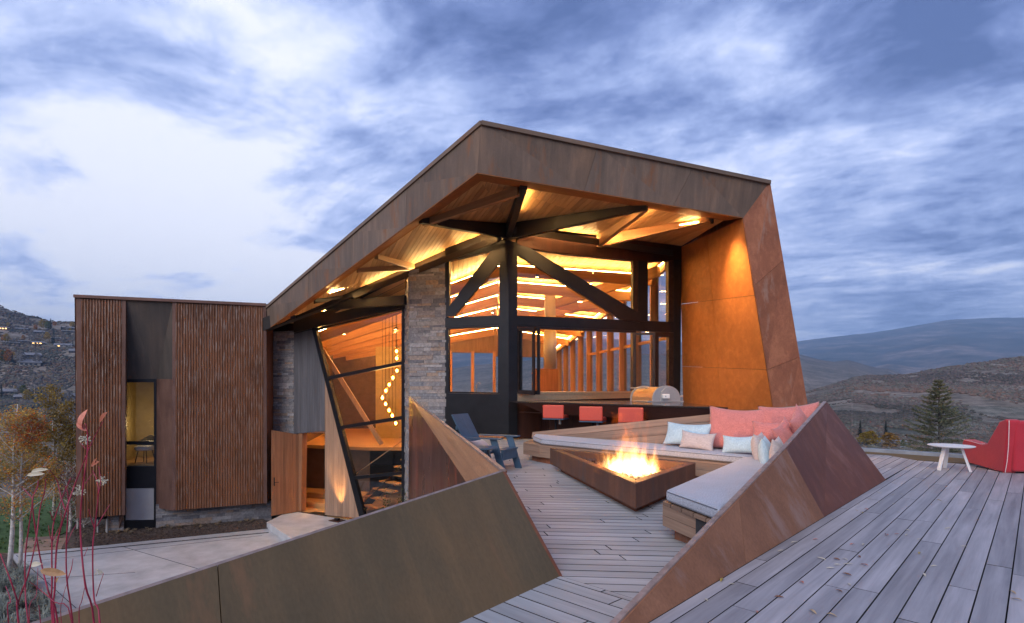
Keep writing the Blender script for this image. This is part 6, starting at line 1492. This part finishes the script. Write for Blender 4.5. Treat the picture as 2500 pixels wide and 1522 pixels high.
# ---- houses ----
M['roof_grey'] = plain('shingle_grey', (.20, .20, .22), .8, 0, 1, .2, 0); M['roof_pale'] = plain('roof_pale', (.55, .56, .60), .7, 0, 1, .1, 0); M['wall_brown'] = plain('timber_brown', (.10, .075, .06), .8, 0, 1, .2, 0); M['wall_pale'] = plain('stucco_pale', (.34, .31, .27), .8, 0, 1, .1, 0)
M['lit'] = emit('lit_window', (1, .55, .2), 2.2); M['dwin'] = plain('dark_window', (.03, .035, .05), .2, 0, 1, .1, 0)
def far_house(x, y, wp, hp_, roof, wallm, lit, label, zf=zl, sc2=4.287, rot=0.0, group='houses on the far slopes'):
    u, v = zf(x, y); p = on_ground(u, v)
    if p is None: return
    W = wp / sc2 / F * p.y; Hh = hp_ / sc2 / F * p.y; Dp = W * .6; away = vec(p.x, p.y, 0).normalized()
    e = empty('distant_house', p, -math.atan2(p.x, p.y) + rot); props(e, label, 'house', group)
    def ch(nm, mbx, m):
        me = mbx.mesh(nm); me.materials.append(M[m]); o = bpy.data.objects.new(nm, me); col.objects.link(o); o.parent = e
    wh = Hh * (.55 if roof == 'gable' else .8)
    mb_ = MB().box((0, Dp / 2, wh / 2 - 1.5), W, Dp, wh + 3).box((W * .33, -W * .06, wh * .4 - 1), W * .28, W * .2, wh * .8 + 2); ch('wall', mb_, wallm)
    if roof == 'gable':
        o_r = W * .06; mb_ = MB()
        mb_.add([(-W / 2 - o_r, -o_r, wh * .95), (W / 2 + o_r, -o_r, wh * .95), (W / 2 + o_r, Dp + o_r, wh * .95), (-W / 2 - o_r, Dp + o_r, wh * .95), (-W / 2, Dp / 2, Hh), (W / 2, Dp / 2, Hh)], [(0, 1, 5, 4), (2, 3, 4, 5), (0, 4, 3), (1, 2, 5), (3, 2, 1, 0)])
        mb_.add([(W * .15, -W * .2, wh * .8), (W * .5, -W * .2, wh * .8), (W * .33, -W * .2, Hh * .88), (W * .33, Dp * .5, Hh * .88), (W * .15, Dp * .4, wh * .8), (W * .5, Dp * .4, wh * .8)], [(0, 2, 3, 4), (1, 5, 3, 2), (0, 1, 2)])
    else: mb_ = MB().box((0, Dp / 2, wh + Hh * .06), W * 1.1, Dp * 1.15, Hh * .12)
    ch('roof', mb_, 'roof_pale' if roof == 'flat' else 'roof_grey'); ch('chimney', MB().box((-W * .2, Dp * .5, Hh * .95), W * .05, W * .05, Hh * .3), wallm)
    nwin = max(3, int(W / 4))
    for k in range(nwin):
        xx = -W * .42 + W * .84 * k / nwin + W * .04; ch('window', MB().box((xx, -.08 if xx < W * .17 else -W * .165, wh * .55), W * .5 / nwin, .12, wh * .38), 'lit' if (lit and k in lit) else 'dwin')
far_house(40, 455, 80, 34, 'flat', 'wall_brown', (0, 1, 2), 'dark flat-roofed house with lit windows highest at the left edge')
far_house(215, 460, 110, 26, 'gable', 'wall_brown', None, 'low dark house just below the ridge, right of the lit flat-roofed one')
far_house(410, 500, 85, 36, 'gable', 'wall_brown', None, 'grey gabled house below the tall yellow trees')
far_house(715, 460, 120, 34, 'flat', 'wall_brown', None, 'long flat-roofed dark house highest beside the steel wing')
far_house(720, 490, 110, 28, 'flat', 'wall_brown', None, 'lower pale-roofed house right under the long flat-roofed one')
far_house(600, 560, 100, 26, 'flat', 'wall_brown', None, 'narrow white-roofed house in the middle of the slope')
far_house(400, 605, 100, 34, 'gable', 'wall_brown', (0, 1, 2, 4), 'brown gabled house glowing with orange lit windows')
far_house(250, 600, 90, 28, 'flat', 'wall_brown', None, 'dark house with a pale roof left of the glowing house')
far_house(110, 610, 130, 26, 'flat', 'wall_brown', None, 'long low house at the left under the orange tree')
far_house(625, 640, 90, 42, 'gable', 'wall_pale', (1,), 'pale house with one lit window below the white roof')
far_house(710, 635, 70, 38, 'gable', 'wall_pale', None, 'pale hip-roofed house next to the house with one lit window')
far_house(765, 705, 70, 50, 'gable', 'wall_brown', None, 'dark house touching the edge of the steel wing')
far_house(330, 750, 150, 60, 'gable', 'wall_brown', None, 'large dark timber house above the large pale one')
far_house(315, 838, 170, 75, 'gable', 'wall_pale', None, 'large pale stone house behind white bare trunks')
far_house(95, 1140, 120, 62, 'gable', 'wall_brown', None, 'dark gabled house at the foot of the hill, leftmost')
far_house(205, 1185, 90, 55, 'gable', 'wall_brown', None, 'brown barn-like house right of the leftmost one at the hill foot')
far_house(20, 1180, 50, 14, 'flat', 'wall_brown', None, 'low white-roofed shed at the left edge')
far_house(520, 1210, 90, 30, 'gable', 'wall_pale', None, 'small pale cottage with a grey roof beside the dark spruce')
far_house(760, 1180, 100, 58, 'gable', 'wall_pale', None, 'pale house half hidden by bare trees next to the wing')
far_house(600, 1490, 110, 46, 'gable', 'wall_pale', None, 'pale roofed house below the tall dark spruce near the meadow')
far_house(440, 1470, 80, 60, 'gable', 'wall_brown', None, 'gabled house behind the autumn leaves of the near aspen')
for x, y, w_, h_, r_, wm, lab in [(640, 1135, 90, 55, 'gable', 'wall_brown', 'brown gabled house between the golden trees beyond the glass'), (810, 1140, 110, 55, 'gable', 'wall_pale', 'grey-roofed house right of the round orange tree'), (730, 1080, 60, 18, 'gable', 'wall_brown', 'tiny roof beside the valley road'), (880, 1165, 90, 26, 'gable', 'wall_brown', 'low dark roof at the foot of the big spruce')]:
    far_house(x, y, w_, h_, r_, wm, None, lab, zt2_, 3.333, group='houses in the valley beyond the glass')
# meadow, field roads
def draped(name, pix, m, label, lift=.35, seg=1):
    pts = [on_ground(u, v) for u, v in pix]; pts = [p + UP * lift for p in pts if p]
    c = sum(pts, Vector()) / len(pts); mb_ = MB(); mb_.add(pts + [c], [(i, (i + 1) % len(pts), len(pts)) for i in range(len(pts))]); o = mb_.build(name, m); props(o, label, kind='structure')
draped('meadow', [zl(690, 1400), zl(720, 1385), zl(800, 1368), zl(830, 1430), zl(820, 1500), zl(700, 1480)], M['lawn'], 'bright green meadow behind the wing')
M['road'] = plain('gravel_road', (.50, .45, .42), .9, 0, 1, .1, 0)
def road(pix, wdt, label, y0=60):
    pts = []
    for (a, b), (c, d) in zip(pix, pix[1:]):
        for k in range(8): t = k / 8; pts.append((a + (c - a) * t, b + (d - b) * t))
    pts.append(pix[-1]); pts = [on_ground(u, v, y0=y0) for u, v in pts]; pts = [p for p in pts if p]; mb_ = MB(); V = []
    for i, p in enumerate(pts): V += [p + vec(0, -wdt, .5), p + vec(0, wdt, .5)]
    mb_.add(V, [(2 * i, 2 * i + 2, 2 * i + 3, 2 * i + 1) for i in range(len(pts) - 1)]); o = mb_.build('road', M['road']); props(o, label, kind='structure')
road([zl(430, 1325), zl(560, 1315), zl(700, 1310), zl(800, 1305)], 5, 'pale field road below the left hill')
road([zl(500, 1352), zl(650, 1345), zl(800, 1322)], 3, 'second pale field road below the left hill')
road([zt2_(520, 1042), zt2_(700, 1050), zt2_(850, 1060), zt2_(930, 1072), zt2_(1060, 1095)], 5, 'pale valley road beyond the glass railing')
# ---- near spruce behind the balustrade ----
def near_spruce():
    tp_ = P(2292, 925, 22); bz = -5.4; h = tp_.z - bz; e = empty('spruce_tree', (tp_.x, tp_.y, bz)); props(e, 'blue green spruce with open tiered branches just beyond the glass railing', 'tree')
    MB().tube([(tp_.x, tp_.y, bz), (tp_.x + .03, tp_.y, bz + h * .5), tp_], [.12, .07, .008], 8).build('trunk', M['bark'], e)
    V, Fc, C = [], [], []; rr = random.Random(5)
    def needle(p, d, s):
        sd = d.cross(vec(rr.gauss(0, 1), rr.gauss(0, 1), rr.gauss(0, 1))).normalized() * .013; b = len(V); V.extend([p - sd, p + sd, p + d * s]); Fc.append((b, b + 1, b + 2)); q = rr.uniform(.55, 1.35); k = rr.random()
        cc = (.20, .23, .14) if k < .6 else (.36, .29, .16); C.extend([(cc[0] * q, cc[1] * q, cc[2] * q, 1)] * 3)
    br = MB(); z = h - .12; lvl = 0
    while z > h * .12:
        t = 1 - z / h; R = .05 + 3.7 * t; R *= rr.uniform(.75, 1.12); n = 6 + int(6 * t)
        for k in range(n):
            a = 2 * math.pi * k / n + rr.uniform(-.3, .3) + lvl * .7; r = R * rr.uniform(.6, 1.1); d = vec(math.cos(a), math.sin(a), 0); p0 = vec(tp_.x, tp_.y, bz + z + rr.uniform(-.04, .04))
            rise = .32 if t < .35 else .10; p1 = p0 + d * r * .6 + UP * (r * rise * .5 - .04); p2 = p0 + d * r + UP * (r * rise); br.tube([p0, p1, p2], [.014 + .01 * t, .009, .003], 4, False)
            m_ = int(14 + r * 50)
            for j in range(m_):
                s = rr.uniform(.12, 1); q = lerp(p0, p1, s * 1.6) if s < .62 else lerp(p1, p2, (s - .62) / .38)
                sd = d.cross(UP) * rr.choice((-1, 1)); tw = (d * .8 + sd * rr.uniform(.2, 1.1) + UP * rr.uniform(-.25, .35)).normalized(); L2 = rr.uniform(.06, .24) * (1.25 - s * .6) * min(1, .4 + r)
                for w2 in range(5): needle(q + tw * L2 * w2 / 5, (tw + vec(rr.gauss(0, .5), rr.gauss(0, .5), rr.gauss(0, .5))).normalized(), rr.uniform(.05, .09))
        z -= .15 + .17 * t; lvl += 1
    br.build('branch', M['bark'], e); tinted('crown', V, Fc, C, M['leafy'], e)
near_spruce()
# ---- near aspens at the left ----
def aspen(base, h, lean, r, nl, pal, label, seed, stems=1, zlow=.28, leaf=.030, rx=1.0, trunk_r=.05):
    rr = random.Random(seed); e = empty('aspen_tree', base); props(e, label, 'tree')
    V, Fc, C = [], [], []; tk = MB(); br = MB(); tips = []
    for s in range(stems):
        a0 = rr.uniform(0, 6.28) if s else 0; b = base + vec(.12 * s, .1 * s, 0); pts = [b + vec(lean * t ** 1.3 + .05 * math.sin(5 * t + s), .04 * math.cos(4 * t), h * t * (1 - .08 * s)) for t in [i / 9 for i in range(10)]]
        tk.tube(pts, [trunk_r * (1 - .85 * i / 9) * (1 - .2 * s) for i in range(10)], 8)
        for k in range(34):
            t = rr.uniform(zlow * .75, .97); i = int(t * 9); p = lerp(pts[i], pts[min(9, i + 1)], t * 9 - i); a = rr.uniform(0, 6.28); L2 = r * (1.15 - t) * rr.uniform(.5, 1.15) + .15
            q = p + vec(math.cos(a) * L2 * .6 * rx, math.sin(a) * L2 * .6, L2 * .45); q2 = p + vec(math.cos(a) * L2 * rx, math.sin(a) * L2, L2 * .95); br.tube([p, q, q2], [.013, .007, .002], 5, False); tips += [(p, q), (q, q2), (q, q2)]
            for w2 in range(3): a2 = a + rr.uniform(-1, 1); q3 = q + vec(math.cos(a2) * L2 * .35, math.sin(a2) * L2 * .35, L2 * .3); br.tube([q, q3], [.004, .0015], 4, False); tips.append((q, q3))
    for k in range(nl):
        a, b_ = rr.choice(tips); c = lerp(a, b_, rr.random()) + vec(rr.gauss(0, .10), rr.gauss(0, .10), rr.gauss(0, .08)); s = leaf * rr.uniform(.6, 1.2)
        d1 = vec(rr.gauss(0, 1), rr.gauss(0, 1), rr.gauss(0, .8)).normalized(); d2 = d1.cross(vec(rr.gauss(0, 1), rr.gauss(0, 1), rr.gauss(0, 1))).normalized(); bb = len(V)
        V += [c - d1 * s, c + d2 * s * .7, c + d1 * s, c - d2 * s * .7]; Fc.append((bb, bb + 1, bb + 2, bb + 3)); q = rr.uniform(.7, 1.3); kk = mn.noise(c * 1.3) + rr.uniform(-.4, .4); cc = pal[max(0, min(len(pal) - 1, int((kk + .7) / 1.4 * len(pal))))]; C += [(cc[0] * q, cc[1] * q, cc[2] * q, 1)] * 4
    tk.build('trunk', M['bark_white'], e, smooth=True); br.build('branch', M['bark_white'], e); tinted('crown', V, Fc, C, M['leafy'], e)
palA = [(.36, .32, .13), (.52, .36, .10), (.62, .26, .06), (.64, .44, .12), (.34, .28, .14), (.55, .16, .05)]
bA = gp(18, 1400, -2.98); aspen(bA, 4.0, .32, 1.0, 14000, palA, 'young orange and gold aspen with a white trunk at the left edge', 3, 2, .40, .023, 1.0, .055)
bC = gp(-110, 1330, -2.98); aspen(bC, 4.6, .2, 1.3, 10000, palA[:2] + palA[3:5], 'taller golden aspen mostly outside the left edge of the view', 9, 1, .25, .032)
bB = gp(128, 1262, -3.0); aspen(bB, 4.4, .1, 1.0, 9000, [(.30, .22, .06), (.44, .32, .08), (.36, .24, .07), (.22, .18, .09)], 'pale yellow thin-crowned tree between the aspen and the steel wing', 5, 2, .15, .036)
bD = gp(168, 1300, -3.0); aspen(bD, 2.0, .0, .45, 3000, [(.16, .045, .05), (.28, .16, .06), (.20, .06, .05), (.32, .22, .09)], 'small reddish shrubby tree against the edge of the steel wing', 6, 3, .1, .024)
# plant inside the entry glazing
ppl = P(*z7(1620, 1050), 14.4)
pl_ = empty('potted_plant', (ppl.x, ppl.y, ze)); props(pl_, 'leafy plant growing low beside the stone pier in front of the entry glass', 'plant')
V, Fc, C = [], [], []; stm = MB()
for k in range(16):
    a = R_.uniform(0, 6.28); h_ = R_.uniform(.5, 1.35); p = vec(ppl.x, ppl.y, ze); q = p + vec(math.cos(a) * .3, math.sin(a) * .2, h_); stm.tube([p, lerp(p, q, .5) + vec(0, 0, .1), q], [.006, .005, .002], 5, False)
    for j in range(26):
        c = lerp(p, q, R_.uniform(.3, 1.05)) + vec(R_.gauss(0, .07), R_.gauss(0, .07), R_.gauss(0, .05)); s = .032; d1 = vec(R_.gauss(0, 1), R_.gauss(0, 1), R_.gauss(0, .5)).normalized(); d2 = d1.cross(vec(R_.gauss(0, 1), R_.gauss(0, 1), R_.gauss(0, 1))).normalized(); b = len(V)
        V += [c - d1 * s, c + d2 * s * .6, c + d1 * s, c - d2 * s * .6]; Fc.append((b, b + 1, b + 2, b + 3)); C += [(.07, .10, .035, 1)] * 4
stm.build('stem', M['bark'], pl_); tinted('foliage', V, Fc, C, M['leafy'], pl_)
# ---- haze ----
def haze():
    m = bpy.data.materials.new('haze'); m.use_nodes = True; nt = m.node_tree; nt.nodes.clear(); o = nt.nodes.new('ShaderNodeOutputMaterial'); v = nt.nodes.new('ShaderNodeVolumePrincipled')
    v.inputs['Color'].default_value = (.42, .66, 1.0, 1); v.inputs['Density'].default_value = HAZE; v.inputs['Anisotropy'].default_value = .0
    nt.links.new(v.outputs[0], o.inputs['Volume']); zz = max(p[2] for p in vs_t) + 15; zl_ = min(p[2] for p in vs_t) - 1
    ob = MB().box((0, 0, (zz + zl_) / 2), 19000, 19000, zz - zl_).build('haze', m); props(ob, 'thin blue evening haze over the valley', kind='stuff')
HAZE = 1.2e-4
vs_t = [(0, 0, p[2]) for p in [Vector(x) for x in [(0, 0, -40), (0, 0, 1300)]]]
zmn = min(v.co.z for v in ter.data.vertices); zmx = max(v.co.z for v in ter.data.vertices); vs_t = [(0, 0, zmn), (0, 0, zmx)]
haze()
